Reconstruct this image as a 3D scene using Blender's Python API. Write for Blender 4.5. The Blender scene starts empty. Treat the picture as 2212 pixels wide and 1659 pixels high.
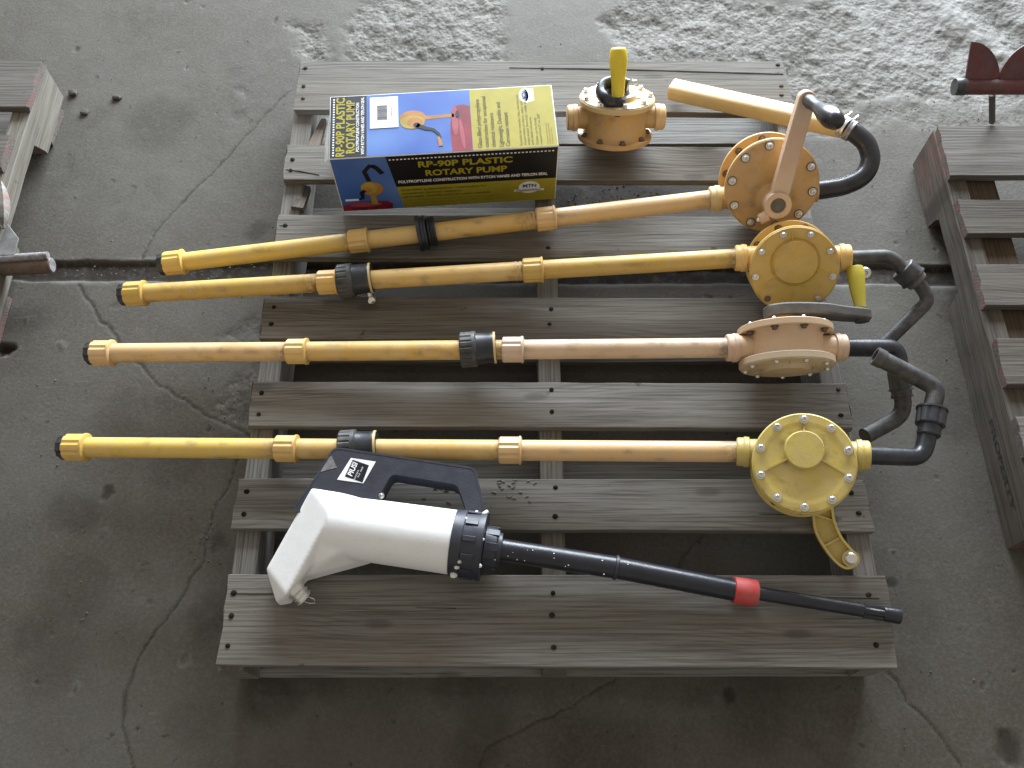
import bpy, bmesh, math, random
import numpy as np
from mathutils import Vector, Matrix
random.seed(7)
S = bpy.context.scene
COL = S.collection
R = math.radians
# ---------------------------------------------------------------- camera
FPX, PW, PH = 1942.958, 2212.0, 1659.0
CAM = Vector((-0.0643, -0.2015, 1.5131)); YAW, PITCH, ROLL = R(-0.074), R(64.125), R(-0.198)
fw = Vector((math.sin(YAW)*math.cos(PITCH), math.cos(YAW)*math.cos(PITCH), -math.sin(PITCH)))
rt0 = Vector((math.cos(YAW), -math.sin(YAW), 0)); up0 = rt0.cross(fw)
rt = math.cos(ROLL)*rt0 + math.sin(ROLL)*up0; up = -math.sin(ROLL)*rt0 + math.cos(ROLL)*up0
cd = bpy.data.cameras.new('camera'); cam = bpy.data.objects.new('camera', cd); COL.objects.link(cam)
cam.matrix_world = Matrix(((rt.x, up.x, -fw.x, CAM.x), (rt.y, up.y, -fw.y, CAM.y), (rt.z, up.z, -fw.z, CAM.z), (0, 0, 0, 1)))
cd.sensor_width = 36; cd.lens = FPX/PW*36; cd.clip_start = 0.05; cd.clip_end = 100
cd.dof.use_dof = True; cd.dof.focus_distance = 1.5; cd.dof.aperture_fstop = 9.0
S.camera = cam
S.render.resolution_x = 1024; S.render.resolution_y = 768
# ---------------------------------------------------------------- light: a dim shed lit through its open door
S.view_settings.view_transform = 'Standard'; S.view_settings.look = 'None'
S.view_settings.exposure = 0.0; S.view_settings.gamma = 1.0
w = bpy.data.worlds.new("World"); S.world = w; w.use_nodes = True
w.node_tree.nodes['Background'].inputs[0].default_value = (1.0, 0.93, 0.83, 1)
w.node_tree.nodes['Background'].inputs[1].default_value = 0.50
def area(name, loc, target, sx, sy, power, col):
    l = bpy.data.lights.new(name, 'AREA'); l.shape = 'RECTANGLE'; l.size = sx; l.size_y = sy; l.energy = power; l.color = col
    o = bpy.data.objects.new(name, l); COL.objects.link(o); o.location = loc
    o.rotation_euler = (Vector(target)-Vector(loc)).to_track_quat('-Z', 'Y').to_euler()
    return o
area('door_light', (0.6, 3.9, 1.2), (0.3, 0.3, 0.75), 3.4, 2.2, 680, (0.82, 0.91, 1.0))
area('window_light', (-2.0, 2.6, 1.9), (0.0, 0.5, 0.1), 0.9, 0.9, 9, (0.8, 0.88, 1.0))

# ---------------------------------------------------------------- measuring: where a sight line meets a plane
def ray(px, py): return fw + rt*((px-PW/2)/FPX) - up*((py-PH/2)/FPX)
def at(px, py, z):
    d = ray(px, py); return CAM + d*((z-CAM.z)/d.z)
def at_plane(px, py, P, N):
    d = ray(px, py); return CAM + d*((P-CAM).dot(N)/d.dot(N))
# ---------------------------------------------------------------- materials
def nt(name):
    m = bpy.data.materials.new(name); m.use_nodes = True
    return m, m.node_tree.nodes, m.node_tree.links, m.node_tree.nodes['Principled BSDF']
def mixc(N, L, fac, a, b, mode='MIX'):
    n = N.new('ShaderNodeMix'); n.data_type = 'RGBA'; n.blend_type = mode; n.clamp_factor = True
    for s, v in ((0, fac), (6, a), (7, b)):
        if isinstance(v, bpy.types.NodeSocket): L.new(v, n.inputs[s])
        elif s == 0: n.inputs[0].default_value = v
        else: n.inputs[s].default_value = (*v, 1)
    return n.outputs[2]
def math_(N, L, op, a, b=0.0, c=0.0):
    n = N.new('ShaderNodeMath'); n.operation = op
    for i, v in enumerate((a, b, c)):
        if isinstance(v, bpy.types.NodeSocket): L.new(v, n.inputs[i])
        else: n.inputs[i].default_value = v
    return n.outputs[0]
def noise(N, L, vec, scale, detail=4, rough=0.55, dist=0.0):
    n = N.new('ShaderNodeTexNoise'); n.inputs['Scale'].default_value = scale; n.inputs['Detail'].default_value = detail
    n.inputs['Roughness'].default_value = rough; n.inputs['Distortion'].default_value = dist
    if vec: L.new(vec, n.inputs['Vector'])
    return n.outputs['Fac']
def rmp(N, L, fac, a, b):
    n = N.new('ShaderNodeMapRange'); n.interpolation_type = 'SMOOTHSTEP'; L.new(fac, n.inputs[0])
    n.inputs[1].default_value = a; n.inputs[2].default_value = b
    return n.outputs[0]
def mapping(N, L, vec, scale):
    n = N.new('ShaderNodeMapping'); n.inputs['Scale'].default_value = scale; L.new(vec, n.inputs['Vector']); return n.outputs[0]
def bump(N, L, h, strength, dist, prev=None):
    n = N.new('ShaderNodeBump'); n.inputs['Strength'].default_value = strength; n.inputs['Distance'].default_value = dist
    L.new(h, n.inputs['Height'])
    if prev: L.new(prev, n.inputs['Normal'])
    return n.outputs[0]
def coords(N, L, rnd=True):
    tc = N.new('ShaderNodeTexCoord')
    if not rnd: return tc.outputs['Object']
    oi = N.new('ShaderNodeObjectInfo'); s = math_(N, L, 'MULTIPLY', oi.outputs['Random'], 37.0)
    c = N.new('ShaderNodeCombineXYZ'); L.new(s, c.inputs[0]); L.new(s, c.inputs[1]); L.new(s, c.inputs[2])
    v = N.new('ShaderNodeVectorMath'); v.operation = 'ADD'; L.new(tc.outputs['Object'], v.inputs[0]); L.new(c.outputs[0], v.inputs[1])
    return v.outputs[0]

def plastic(name, c1, c2, rough=0.42, stain=(0.2, 0.11, 0.03), amt=0.5, dust=0.25, bmp=0.15, scale=9):
    rough = rough-0.02 if c1[0] > 0.3 else rough-0.05
    """sun-aged, handled plastic: two tones of fade, brown stains, pale dust and fine scratches"""
    m, N, L, B = nt(name); v = coords(N, L)
    a = mixc(N, L, rmp(N, L, noise(N, L, v, scale, 5, 0.6), 0.35, 0.65), c1, c2)
    st = math_(N, L, 'MULTIPLY', rmp(N, L, noise(N, L, v, scale*2.3, 6, 0.7, 0.6), 0.56, 0.74), amt)
    a = mixc(N, L, st, a, stain)
    sp = math_(N, L, 'MULTIPLY', rmp(N, L, noise(N, L, v, 260, 2, 0.6), 0.62, 0.72), 0.35*amt+0.1)
    a = mixc(N, L, sp, a, tuple(x*0.45 for x in c1))
    gr = N.new('ShaderNodeAttribute'); gr.attribute_name = 'grime'
    a = mixc(N, L, math_(N, L, 'MULTIPLY', gr.outputs['Fac'], rmp(N, L, noise(N, L, v, 70, 5, 0.75), 0.3, 0.6)), a, tuple(x*0.28+0.015 for x in stain))
    du = math_(N, L, 'MULTIPLY', rmp(N, L, noise(N, L, v, scale*4, 5, 0.7), 0.3, 0.75), dust)
    a = mixc(N, L, du, a, (0.52, 0.47, 0.38) if c1[0] > 0.3 else (0.3, 0.28, 0.26))
    L.new(a, B.inputs['Base Color'])
    rr = N.new('ShaderNodeMapRange'); L.new(noise(N, L, v, 40, 4), rr.inputs[0]); rr.inputs[3].default_value = rough-0.08; rr.inputs[4].default_value = rough+0.18
    L.new(rr.outputs[0], B.inputs['Roughness'])
    L.new(bump(N, L, noise(N, L, v, 220, 4, 0.65), bmp, 0.002), B.inputs['Normal'])
    B.inputs['Specular IOR Level'].default_value = 0.5
    L.new(bump(N, L, noise(N, L, v, 28, 3, 0.5), 0.25, 0.002, B.inputs['Normal'].links[0].from_socket), B.inputs['Normal'])
    return m
Y_BRIGHT = plastic('plastic_yellow', (0.72, 0.49, 0.09), (0.68, 0.43, 0.10), 0.4, amt=0.2, dust=0.2)
Y_AMBER = plastic('plastic_amber', (0.66, 0.40, 0.10), (0.70, 0.46, 0.15), 0.4, amt=0.25, dust=0.22)
Y_FADED = plastic('plastic_faded_amber', (0.72, 0.46, 0.20), (0.70, 0.44, 0.19), 0.4, amt=0.25, dust=0.3)
Y_PEACH = plastic('plastic_peach', (0.68, 0.47, 0.30), (0.62, 0.41, 0.24), 0.42, stain=(0.35, 0.24, 0.17), amt=0.3, dust=0.45)
Y_PINK = plastic('plastic_pink_beige', (0.58, 0.38, 0.26), (0.62, 0.44, 0.30), 0.45, stain=(0.35, 0.24, 0.17), amt=0.35, dust=0.4)
Y_MUSTARD = plastic('plastic_mustard', (0.55, 0.36, 0.065), (0.58, 0.36, 0.08), 0.45, amt=0.45, dust=0.15)
Y_OCHRE = plastic('plastic_ochre', (0.56, 0.33, 0.10), (0.50, 0.29, 0.10), 0.45, stain=(0.2, 0.1, 0.06), amt=0.5, dust=0.3)
Y_OLD = plastic('plastic_lemon', (0.62, 0.48, 0.11), (0.56, 0.42, 0.10), 0.4, stain=(0.28, 0.17, 0.03), amt=0.5, dust=0.25)
Y_PALE = plastic('plastic_cream', (0.62, 0.45, 0.20), (0.58, 0.40, 0.15), 0.45, amt=0.3, dust=0.3)
Y_GRIP = plastic('plastic_grip_yellow', (0.74, 0.58, 0.03), (0.68, 0.50, 0.02), 0.35, amt=0.08, dust=0.05, bmp=0.05)
BLK = plastic('plastic_black', (0.012, 0.015, 0.022), (0.018, 0.021, 0.03), 0.36, stain=(0.09, 0.08, 0.075), amt=0.5, dust=0.07)
BLK_D = plastic('plastic_black_dusty', (0.02, 0.02, 0.022), (0.04, 0.04, 0.04), 0.5, stain=(0.16, 0.15, 0.13), amt=0.7, dust=0.25)
GRAYARM = plastic('iron_arm_grey', (0.07, 0.068, 0.065), (0.1, 0.095, 0.09), 0.6, stain=(0.12, 0.09, 0.06), amt=0.5, dust=0.2)
BLK_H = plastic('plastic_black_handle', (0.018, 0.020, 0.032), (0.024, 0.026, 0.040), 0.45, stain=(0.07, 0.066, 0.068), amt=0.2, dust=0.03, scale=5)
BLK_S = plastic('plastic_black_shaft', (0.010, 0.011, 0.018), (0.014, 0.016, 0.024), 0.34, stain=(0.05, 0.045, 0.042), amt=0.2, dust=0.02)
RUBBER = plastic('rubber_hose', (0.012, 0.012, 0.016), (0.02, 0.02, 0.024), 0.3, stain=(0.06, 0.05, 0.05), amt=0.3, dust=0.06, bmp=0.05)
Y_CHALK = plastic('plastic_chalky', (0.56, 0.43, 0.29), (0.50, 0.36, 0.22), 0.55, stain=(0.3, 0.22, 0.15), amt=0.6, dust=0.55)
WHT = plastic('plastic_white', (0.86, 0.87, 0.88), (0.82, 0.83, 0.83), 0.42, stain=(0.5, 0.45, 0.38), amt=0.22, dust=0.06, bmp=0.06, scale=5)
PASTE = plastic('white_sealant', (0.75, 0.75, 0.72), (0.6, 0.6, 0.56), 0.6, amt=0.1, dust=0.2)
REDP = plastic('tape_red', (0.48, 0.045, 0.045), (0.40, 0.04, 0.04), 0.5, stain=(0.6, 0.25, 0.2), amt=0.35, dust=0.12)
REDM = plastic('paint_dark_red', (0.11, 0.02, 0.024), (0.065, 0.016, 0.018), 0.5, stain=(0.06, 0.04, 0.035), amt=0.8, dust=0.12, scale=14)
def metal(name, c, rough, rust=0.0):
    m, N, L, B = nt(name); v = coords(N, L)
    a = mixc(N, L, math_(N, L, 'MULTIPLY', rmp(N, L, noise(N, L, v, 60, 5, 0.7), 0.45, 0.65), rust), c, (0.12, 0.07, 0.045))
    L.new(a, B.inputs['Base Color']); B.inputs['Metallic'].default_value = 0.9 if rust < 0.6 else 0.4
    rr = N.new('ShaderNodeMapRange'); L.new(noise(N, L, v, 90, 4), rr.inputs[0]); rr.inputs[3].default_value = rough-0.08; rr.inputs[4].default_value = rough+0.15
    L.new(rr.outputs[0], B.inputs['Roughness'])
    L.new(bump(N, L, noise(N, L, v, 400, 3), 0.2, 0.001), B.inputs['Normal'])
    return m
STEEL = metal('bolt_steel', (0.72, 0.71, 0.68), 0.32, 0.15)
RUSTY = metal('rusty_steel', (0.16, 0.12, 0.09), 0.55, 0.9)
NAILM = metal('nail_iron', (0.02, 0.018, 0.016), 0.7, 0.5)
ALUM = metal('scrap_aluminium', (0.34, 0.33, 0.34), 0.6, 0.6)
def flat(name, c, rough=0.45, var=0.12):
    m, N, L, B = nt(name); v = coords(N, L)
    c = tuple(x*0.58 for x in c) if name.startswith('ink') and name != 'ink_white' else c
    a = mixc(N, L, rmp(N, L, noise(N, L, v, 35, 5, 0.6), 0.3, 0.7), c, tuple(x*(1-var) for x in c))
    L.new(a, B.inputs['Base Color']); B.inputs['Roughness'].default_value = rough+0.1; B.inputs['Specular IOR Level'].default_value = 0.3
    return m
INK_BLACK = flat('ink_black', (0.012, 0.013, 0.018), 0.35)
INK_YELLOW = flat('ink_yellow', (0.60, 0.50, 0.03), 0.35)
INK_PANEL = flat('ink_yellow_panel', (0.62, 0.52, 0.05), 0.35)
INK_WHITE = flat('ink_white', (0.78, 0.78, 0.78), 0.4, 0.03)
INK_DARK = flat('ink_olive_text', (0.10, 0.085, 0.01), 0.4)
INK_MID = flat('ink_soft_text', (0.30, 0.25, 0.03), 0.4)
INK_RED = flat('ink_drum_red', (0.42, 0.03, 0.055), 0.35, 0.4)
INK_RED2 = flat('ink_drum_red_light', (0.62, 0.12, 0.16), 0.35, 0.3)
INK_ORANGE = flat('ink_orange', (0.75, 0.33, 0.08), 0.35, 0.3)
INK_GOLD = flat('ink_gold', (0.70, 0.50, 0.08), 0.35, 0.3)
INK_BLUE2 = flat('ink_logo_blue', (0.10, 0.14, 0.35), 0.35)
CARD = flat('cardboard_white', (0.74, 0.75, 0.76), 0.5, 0.06)
def blueprint():
    m, N, L, B = nt('ink_photo_blue'); tc = N.new('ShaderNodeTexCoord')
    a = mixc(N, L, rmp(N, L, noise(N, L, tc.outputs['Object'], 7, 2, 0.4), 0.3, 0.7), (0.035, 0.095, 0.36), (0.12, 0.22, 0.48))
    L.new(a, B.inputs['Base Color']); B.inputs['Roughness'].default_value = 0.42; B.inputs['Specular IOR Level'].default_value = 0.3
    return m
INK_BLUE = blueprint()

def wood(name, light, dark, red=0.0, rings=1.0):
    """weathered softwood; the grain runs along local x, bends round knots and is greyed and stained"""
    m, N, L, B = nt(name); v = coords(N, L)
    oi = N.new('ShaderNodeObjectInfo')
    kv = N.new('ShaderNodeTexVoronoi'); kv.inputs['Scale'].default_value = 1.0; kv.voronoi_dimensions = '2D'; kv.inputs['Randomness'].default_value = 1.0
    L.new(mapping(N, L, v, (2.6, 7.5, 1)), kv.inputs['Vector']); kd = kv.outputs['Distance']
    knot = math_(N, L, 'EXPONENT', math_(N, L, 'MULTIPLY', math_(N, L, 'MULTIPLY', kd, kd), -14.0))
    sx = N.new('ShaderNodeSeparateXYZ'); L.new(v, sx.inputs[0])
    base = math_(N, L, 'ADD', sx.outputs[1], math_(N, L, 'MULTIPLY', sx.outputs[2], 0.6))
    wob = noise(N, L, mapping(N, L, v, (1.6, 8, 8)), 1.0, 3, 0.45)
    ph = math_(N, L, 'ADD', math_(N, L, 'MULTIPLY', base, 800.0*rings), math_(N, L, 'MULTIPLY', wob, 17.0))
    ph = math_(N, L, 'ADD', ph, math_(N, L, 'MULTIPLY', knot, 16.0))
    s = math_(N, L, 'SINE', ph)
    s = rmp(N, L, s, -0.2, 1.0)
    rs = math_(N, L, 'MULTIPLY', s, rmp(N, L, noise(N, L, mapping(N, L, v, (3, 30, 30)), 1.0, 4), 0.35, 0.68))
    fib = noise(N, L, mapping(N, L, v, (7, 320, 320)), 1.0, 5, 0.65)
    fib2 = noise(N, L, mapping(N, L, v, (3, 90, 90)), 1.0, 4, 0.6)
    big = noise(N, L, mapping(N, L, v, (3, 9, 9)), 1.0, 4, 0.6)
    c = mixc(N, L, rmp(N, L, fib2, 0.3, 0.7), light, tuple(x*0.72 for x in light))
    c = mixc(N, L, math_(N, L, 'MULTIPLY', rs, 0.5), c, dark)
    spl = noise(N, L, mapping(N, L, v, (1.7, 150, 150)), 1.0, 2, 0.5)
    c = mixc(N, L, math_(N, L, 'MULTIPLY', rmp(N, L, spl, 0.70, 0.75), 0.75), c, (0.03, 0.025, 0.02))
    c = mixc(N, L, math_(N, L, 'MULTIPLY', rmp(N, L, fib, 0.45, 0.66), 0.62), c, tuple(x*0.6 for x in dark))
    c = mixc(N, L, math_(N, L, 'MULTIPLY', rmp(N, L, big, 0.48, 0.72), 0.5), c, (light[0]*0.66, light[1]*0.58, light[2]*0.47))
    c = mixc(N, L, math_(N, L, 'MULTIPLY', rmp(N, L, knot, 0.93, 0.995), 0.5), c, tuple(x*0.6 for x in dark))
    blot = noise(N, L, v, 26, 4, 0.6)
    c = mixc(N, L, math_(N, L, 'MULTIPLY', rmp(N, L, blot, 0.68, 0.74), 0.6), c, (0.035, 0.028, 0.02))
    hs = N.new('ShaderNodeHueSaturation'); L.new(c, hs.inputs['Color'])
    mr = N.new('ShaderNodeMapRange'); L.new(oi.outputs['Random'], mr.inputs[0]); mr.inputs[3].default_value = 0.78; mr.inputs[4].default_value = 1.22
    L.new(mr.outputs[0], hs.inputs['Value']); mr2 = N.new('ShaderNodeMapRange'); L.new(oi.outputs['Random'], mr2.inputs[0]); mr2.inputs[3].default_value = 1.15; mr2.inputs[4].default_value = 0.6
    L.new(mr2.outputs[0], hs.inputs['Saturation'])
    c = hs.outputs[0]
    if red:
        tc = N.new('ShaderNodeTexCoord'); n2 = N.new('ShaderNodeSeparateXYZ'); L.new(tc.outputs['Normal'], n2.inputs[0])
        e = rmp(N, L, math_(N, L, 'ABSOLUTE', n2.outputs[0]), 0.5, 0.8)
        at_ = N.new('ShaderNodeAttribute'); at_.attribute_name = 'paint'
        e = math_(N, L, 'MAXIMUM', e, at_.outputs['Fac'])
        e = math_(N, L, 'MULTIPLY', e, rmp(N, L, noise(N, L, v, 30, 5, 0.7), 0.42, 0.70)); e = math_(N, L, 'MULTIPLY', e, red)
        c = mixc(N, L, e, c, (0.26, 0.075, 0.065))
    c = mixc(N, L, 1.0, c, (1.0, 1.0, 1.0), 'MULTIPLY')
    L.new(c, B.inputs['Base Color']); B.inputs['Roughness'].default_value = 0.72; B.inputs['Specular IOR Level'].default_value = 0.2
    h = math_(N, L, 'SUBTRACT', math_(N, L, 'MULTIPLY', fib, 0.8), math_(N, L, 'MULTIPLY', rs, 0.25))
    L.new(bump(N, L, h, 0.5, 0.0012), B.inputs['Normal'])
    return m
WOOD = wood('weathered_wood', (0.212, 0.196, 0.172), (0.088, 0.077, 0.064))
WOOD_R = wood('weathered_wood_red_ends', (0.145, 0.128, 0.110), (0.06, 0.05, 0.041), 0.5)
WOOD_P = wood('pale_sawn_wood', (0.27, 0.25, 0.215), (0.15, 0.13, 0.1), 0.6, 0.5)
WOOD_B = wood('brown_wood', (0.10, 0.068, 0.04), (0.045, 0.03, 0.02))

def concrete():
    m, N, L, B = nt('old_concrete'); tc = N.new('ShaderNodeTexCoord'); v = tc.outputs['Object']
    def attr(n):
        a = N.new('ShaderNodeAttribute'); a.attribute_name = n; return a.outputs['Fac']
    spall, crack, dirt, pale = attr('spall'), attr('crack'), attr('dirt'), attr('pale')
    c = mixc(N, L, rmp(N, L, noise(N, L, v, 2.2, 6, 0.6), 0.35, 0.65), (0.110, 0.101, 0.085), (0.083, 0.073, 0.058))
    c = mixc(N, L, math_(N, L, 'MULTIPLY', rmp(N, L, noise(N, L, v, 6.5, 5, 0.65, 0.4), 0.55, 0.75), 0.5), c, (0.040, 0.034, 0.026))
    c = mixc(N, L, math_(N, L, 'MULTIPLY', rmp(N, L, noise(N, L, v, 24, 5, 0.7, 0.3), 0.5, 0.75), 0.45), c, (0.135, 0.127, 0.113))
    c = mixc(N, L, math_(N, L, 'MULTIPLY', rmp(N, L, noise(N, L, v, 1.3, 4, 0.5), 0.55, 0.7), 0.45), c, (0.075, 0.052, 0.032))
    c = mixc(N, L, math_(N, L, 'MULTIPLY', rmp(N, L, noise(N, L, v, 140, 4, 0.75), 0.4, 0.7), 0.45), c, (0.15, 0.143, 0.13))
    c = mixc(N, L, math_(N, L, 'MULTIPLY', rmp(N, L, noise(N, L, v, 330, 3, 0.8), 0.55, 0.7), 0.5), c, (0.032, 0.028, 0.023))
    c = mixc(N, L, math_(N, L, 'MULTIPLY', rmp(N, L, noise(N, L, v, 45, 2, 0.5), 0.70, 0.75), 0.8), c, (0.05, 0.045, 0.04))
    scr = noise(N, L, mapping(N, L, v, (14, 120, 1)), 1.0, 3, 0.6, 1.0)
    c = mixc(N, L, math_(N, L, 'MULTIPLY', rmp(N, L, scr, 0.66, 0.74), 0.4), c, (0.16, 0.155, 0.142))
    vo = N.new('ShaderNodeTexVoronoi'); vo.inputs['Scale'].default_value = 115; L.new(v, vo.inputs['Vector'])
    sp = N.new('ShaderNodeSeparateColor'); L.new(vo.outputs['Color'], sp.inputs[0])
    agg = mixc(N, L, sp.outputs[0], (0.115, 0.109, 0.096), (0.21, 0.202, 0.185))
    agg = mixc(N, L, math_(N, L, 'MULTIPLY', rmp(N, L, vo.outputs['Distance'], 0.42, 0.75), 0.45), agg, (0.10, 0.088, 0.074))
    agg = mixc(N, L, math_(N, L, 'MULTIPLY', rmp(N, L, noise(N, L, v, 70, 5, 0.75), 0.46, 0.60), 0.75), agg, (0.075, 0.062, 0.048))
    agg = mixc(N, L, math_(N, L, 'MULTIPLY', rmp(N, L, noise(N, L, v, 16, 5, 0.7), 0.42, 0.68), 0.5), agg, (0.12, 0.108, 0.09))
    c = mixc(N, L, spall, c, agg)
    c = mixc(N, L, math_(N, L, 'MULTIPLY', pale, rmp(N, L, noise(N, L, v, 12, 5, 0.7), 0.2, 0.6)), c, (0.25, 0.245, 0.23))
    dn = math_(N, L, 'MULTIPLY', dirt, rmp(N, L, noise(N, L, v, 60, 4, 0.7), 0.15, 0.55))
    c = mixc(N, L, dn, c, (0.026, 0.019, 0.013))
    c = mixc(N, L, math_(N, L, 'MULTIPLY', crack, rmp(N, L, noise(N, L, v, 150, 3, 0.7), 0.25, 0.5)), c, (0.03, 0.026, 0.022))
    c = mixc(N, L, 1.0, c, (0.87, 0.87, 0.87), 'MULTIPLY')
    L.new(c, B.inputs['Base Color']); B.inputs['Roughness'].default_value = 0.75; B.inputs['Specular IOR Level'].default_value = 0.3
    b1 = bump(N, L, noise(N, L, v, 170, 5, 0.7), 0.45, 0.002)
    hb = math_(N, L, 'MULTIPLY', math_(N, L, 'SUBTRACT', noise(N, L, v, 130, 5, 0.8), vo.outputs['Distance']), spall)
    L.new(bump(N, L, hb, 0.6, 0.003, b1), B.inputs['Normal'])
    return m
CONC = concrete()

# ---------------------------------------------------------------- mesh helpers
def frame(O, Z, X=None):
    Z = Vector(Z).normalized()
    X = Vector(X) if X is not None else (Vector((1, 0, 0)) if abs(Z.x) < 0.9 else Vector((0, 1, 0)))
    X = (X - Z*X.dot(Z)).normalized(); Y = Z.cross(X)
    return Matrix(((X.x, Y.x, Z.x, O[0]), (X.y, Y.y, Z.y, O[1]), (X.z, Y.z, Z.z, O[2]), (0, 0, 0, 1)))
class MB:
    def __init__(s): s.v = []; s.f = []
    def add(s, vs, fs, M=None):
        k = len(s.v); s.v += [tuple(M @ Vector(p)) if M else tuple(p) for p in vs]
        s.f += [tuple(i+k for i in f) for f in fs]; return s
    def lathe(s, prof, M, seg=40, caps=True, rib=0, depth=0.0, e=(0, 0)):
        """prof = [(along axis, radius)]"""
        vs = []; fs = []
        for t, r in prof:
            for i in range(seg):
                a = 2*math.pi*i/seg; rr = r
                if rib and (i*rib//seg) % 2: rr = r-depth
                vs.append((rr*math.cos(a)+e[0], rr*math.sin(a)+e[1], t))
        for j in range(len(prof)-1):
            for i in range(seg):
                i2 = (i+1) % seg; fs.append((j*seg+i, j*seg+i2, (j+1)*seg+i2, (j+1)*seg+i))
        if caps: fs.append(tuple(range(seg))[::-1]); fs.append(tuple((len(prof)-1)*seg+i for i in range(seg)))
        return s.add(vs, fs, M)
    def tube(s, pts, rad, seg=20, flatten=1.0, caps=True):
        pts = [Vector(p) for p in pts]; n = len(pts)
        rad = rad if isinstance(rad, (list, tuple)) else [rad]*n
        T = [(pts[min(i+1, n-1)]-pts[max(i-1, 0)]).normalized() for i in range(n)]
        X = T[0].orthogonal().normalized() if abs(T[0].z) > 0.9 else Vector((0, 0, 1)).cross(T[0]).normalized()
        vs = []; fs = []
        for i in range(n):
            X = (X - T[i]*X.dot(T[i])).normalized(); Y = T[i].cross(X)
            for k in range(seg):
                a = 2*math.pi*k/seg; vs.append(pts[i]+X*math.cos(a)*rad[i]+Y*math.sin(a)*rad[i]*flatten)
        for j in range(n-1):
            for i in range(seg):
                i2 = (i+1) % seg; fs.append((j*seg+i, j*seg+i2, (j+1)*seg+i2, (j+1)*seg+i))
        if caps: fs.append(tuple(range(seg))[::-1]); fs.append(tuple((n-1)*seg+i for i in range(seg)))
        return s.add(vs, fs)
    def prism(s, out, t0, t1, M=None):
        n = len(out); ar = sum(out[i][0]*out[(i+1) % n][1]-out[(i+1) % n][0]*out[i][1] for i in range(n))
        if ar < 0: out = out[::-1]
        vs = [(x, y, t0) for x, y in out]+[(x, y, t1) for x, y in out]
        fs = [tuple(range(n))[::-1], tuple(range(n, 2*n))]+[(i, (i+1) % n, n+(i+1) % n, n+i) for i in range(n)]
        return s.add(vs, fs, M)
    def ribbon(s, line, wd, t0, t1, M=None, closed=False):
        """a wall of width wd that follows a 2-D line"""
        n = len(line); L_ = [Vector(p) for p in line]; nor = []
        for i in range(n):
            a = L_[(i-1) % n] if closed or i else L_[0]; b = L_[(i+1) % n] if closed or i < n-1 else L_[-1]
            d = (b-a).normalized(); nor.append(Vector((-d.y, d.x)))
        vs = []; fs = []
        for i in range(n):
            a = L_[i]+nor[i]*wd/2; b = L_[i]-nor[i]*wd/2
            vs += [(a.x, a.y, t0), (b.x, b.y, t0), (b.x, b.y, t1), (a.x, a.y, t1)]
        for i in range(n if closed else n-1):
            j = (i+1) % n
            for k in range(4): fs.append((4*i+k, 4*i+(k+1) % 4, 4*j+(k+1) % 4, 4*j+k))
        if not closed: fs += [(0, 3, 2, 1), (4*n-4, 4*n-3, 4*n-2, 4*n-1)]
        return s.add(vs, fs, M)
    def box(s, c, d, M=None):
        x, y, z = c; a, b, e = d[0]/2, d[1]/2, d[2]/2
        return s.prism([(x-a, y-b), (x+a, y-b), (x+a, y+b), (x-a, y+b)], z-e, z+e, M)
    def mesh(s, name, mat, smooth=35):
        me = bpy.data.meshes.new(name); me.from_pydata([tuple(p) for p in s.v], [], s.f); me.validate()
        bm = bmesh.new(); bm.from_mesh(me); bmesh.ops.recalc_face_normals(bm, faces=bm.faces); bm.to_mesh(me); bm.free()
        me.materials.append(mat)
        if smooth:
            me.polygons.foreach_set('use_smooth', [True]*len(me.polygons)); me.set_sharp_from_angle(angle=R(smooth))
        return me
    def build(s, name, mat, parent=None, smooth=35, bevel=0.0, seg=2):
        o = bpy.data.objects.new(name, s.mesh(name, mat, smooth)); COL.objects.link(o)
        if parent:
            o.parent = parent; o.location = -world_loc(parent)
        if bevel:
            b = o.modifiers.new('bevel', 'BEVEL'); b.width = bevel; b.segments = seg; b.limit_method = 'ANGLE'; b.angle_limit = R(40)
        return o
def world_loc(o):
    l = Vector(o.location)
    while o.parent: o = o.parent; l += o.location
    return l
def thing(name, label, cat, loc, group=None):
    o = bpy.data.objects.new(name, None); COL.objects.link(o); o.location = loc; o.empty_display_size = 0.05
    o['label'] = label; o['category'] = cat
    if group: o['group'] = group
    return o
def tag(o, label=None, cat=None, group=None, kind=None):
    for k, v in (('label', label), ('category', cat), ('group', group), ('kind', kind)):
        if v: o[k] = v
    return o
def put(name, me, M, parent):
    """a part that shares mesh data"""
    o = bpy.data.objects.new(name, me); COL.objects.link(o); o.parent = parent
    o.matrix_local = Matrix.Translation(-world_loc(parent)) @ M
    return o
def lerp(a, b, t): return Vector(a)*(1-t)+Vector(b)*t
def rounded(pts, r, n=6):
    """polyline with its corners turned into arcs"""
    P = [Vector(p) for p in pts]; out = [P[0]]
    for i in range(1, len(P)-1):
        a = (P[i-1]-P[i]); b = (P[i+1]-P[i]); k = min(r, a.length*0.45, b.length*0.45)
        A = P[i]+a.normalized()*k; B = P[i]+b.normalized()*k
        for j in range(n+1):
            t = j/n; out.append(A*(1-t)**2+P[i]*2*t*(1-t)+B*t*t)
    out.append(P[-1]); return out
def smooth_path(pts, n=8):
    P = [Vector(p) for p in pts]; P = [P[0]*2-P[1]]+P+[P[-1]*2-P[-2]]; out = []
    for i in range(1, len(P)-2):
        for j in range(n):
            t = j/n; a, b, c, d = P[i-1], P[i], P[i+1], P[i+2]
            out.append(0.5*((2*b)+(c-a)*t+(2*a-5*b+4*c-d)*t*t+(3*b-a-3*c+d)*t**3))
    out.append(P[-2]); return out

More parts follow.
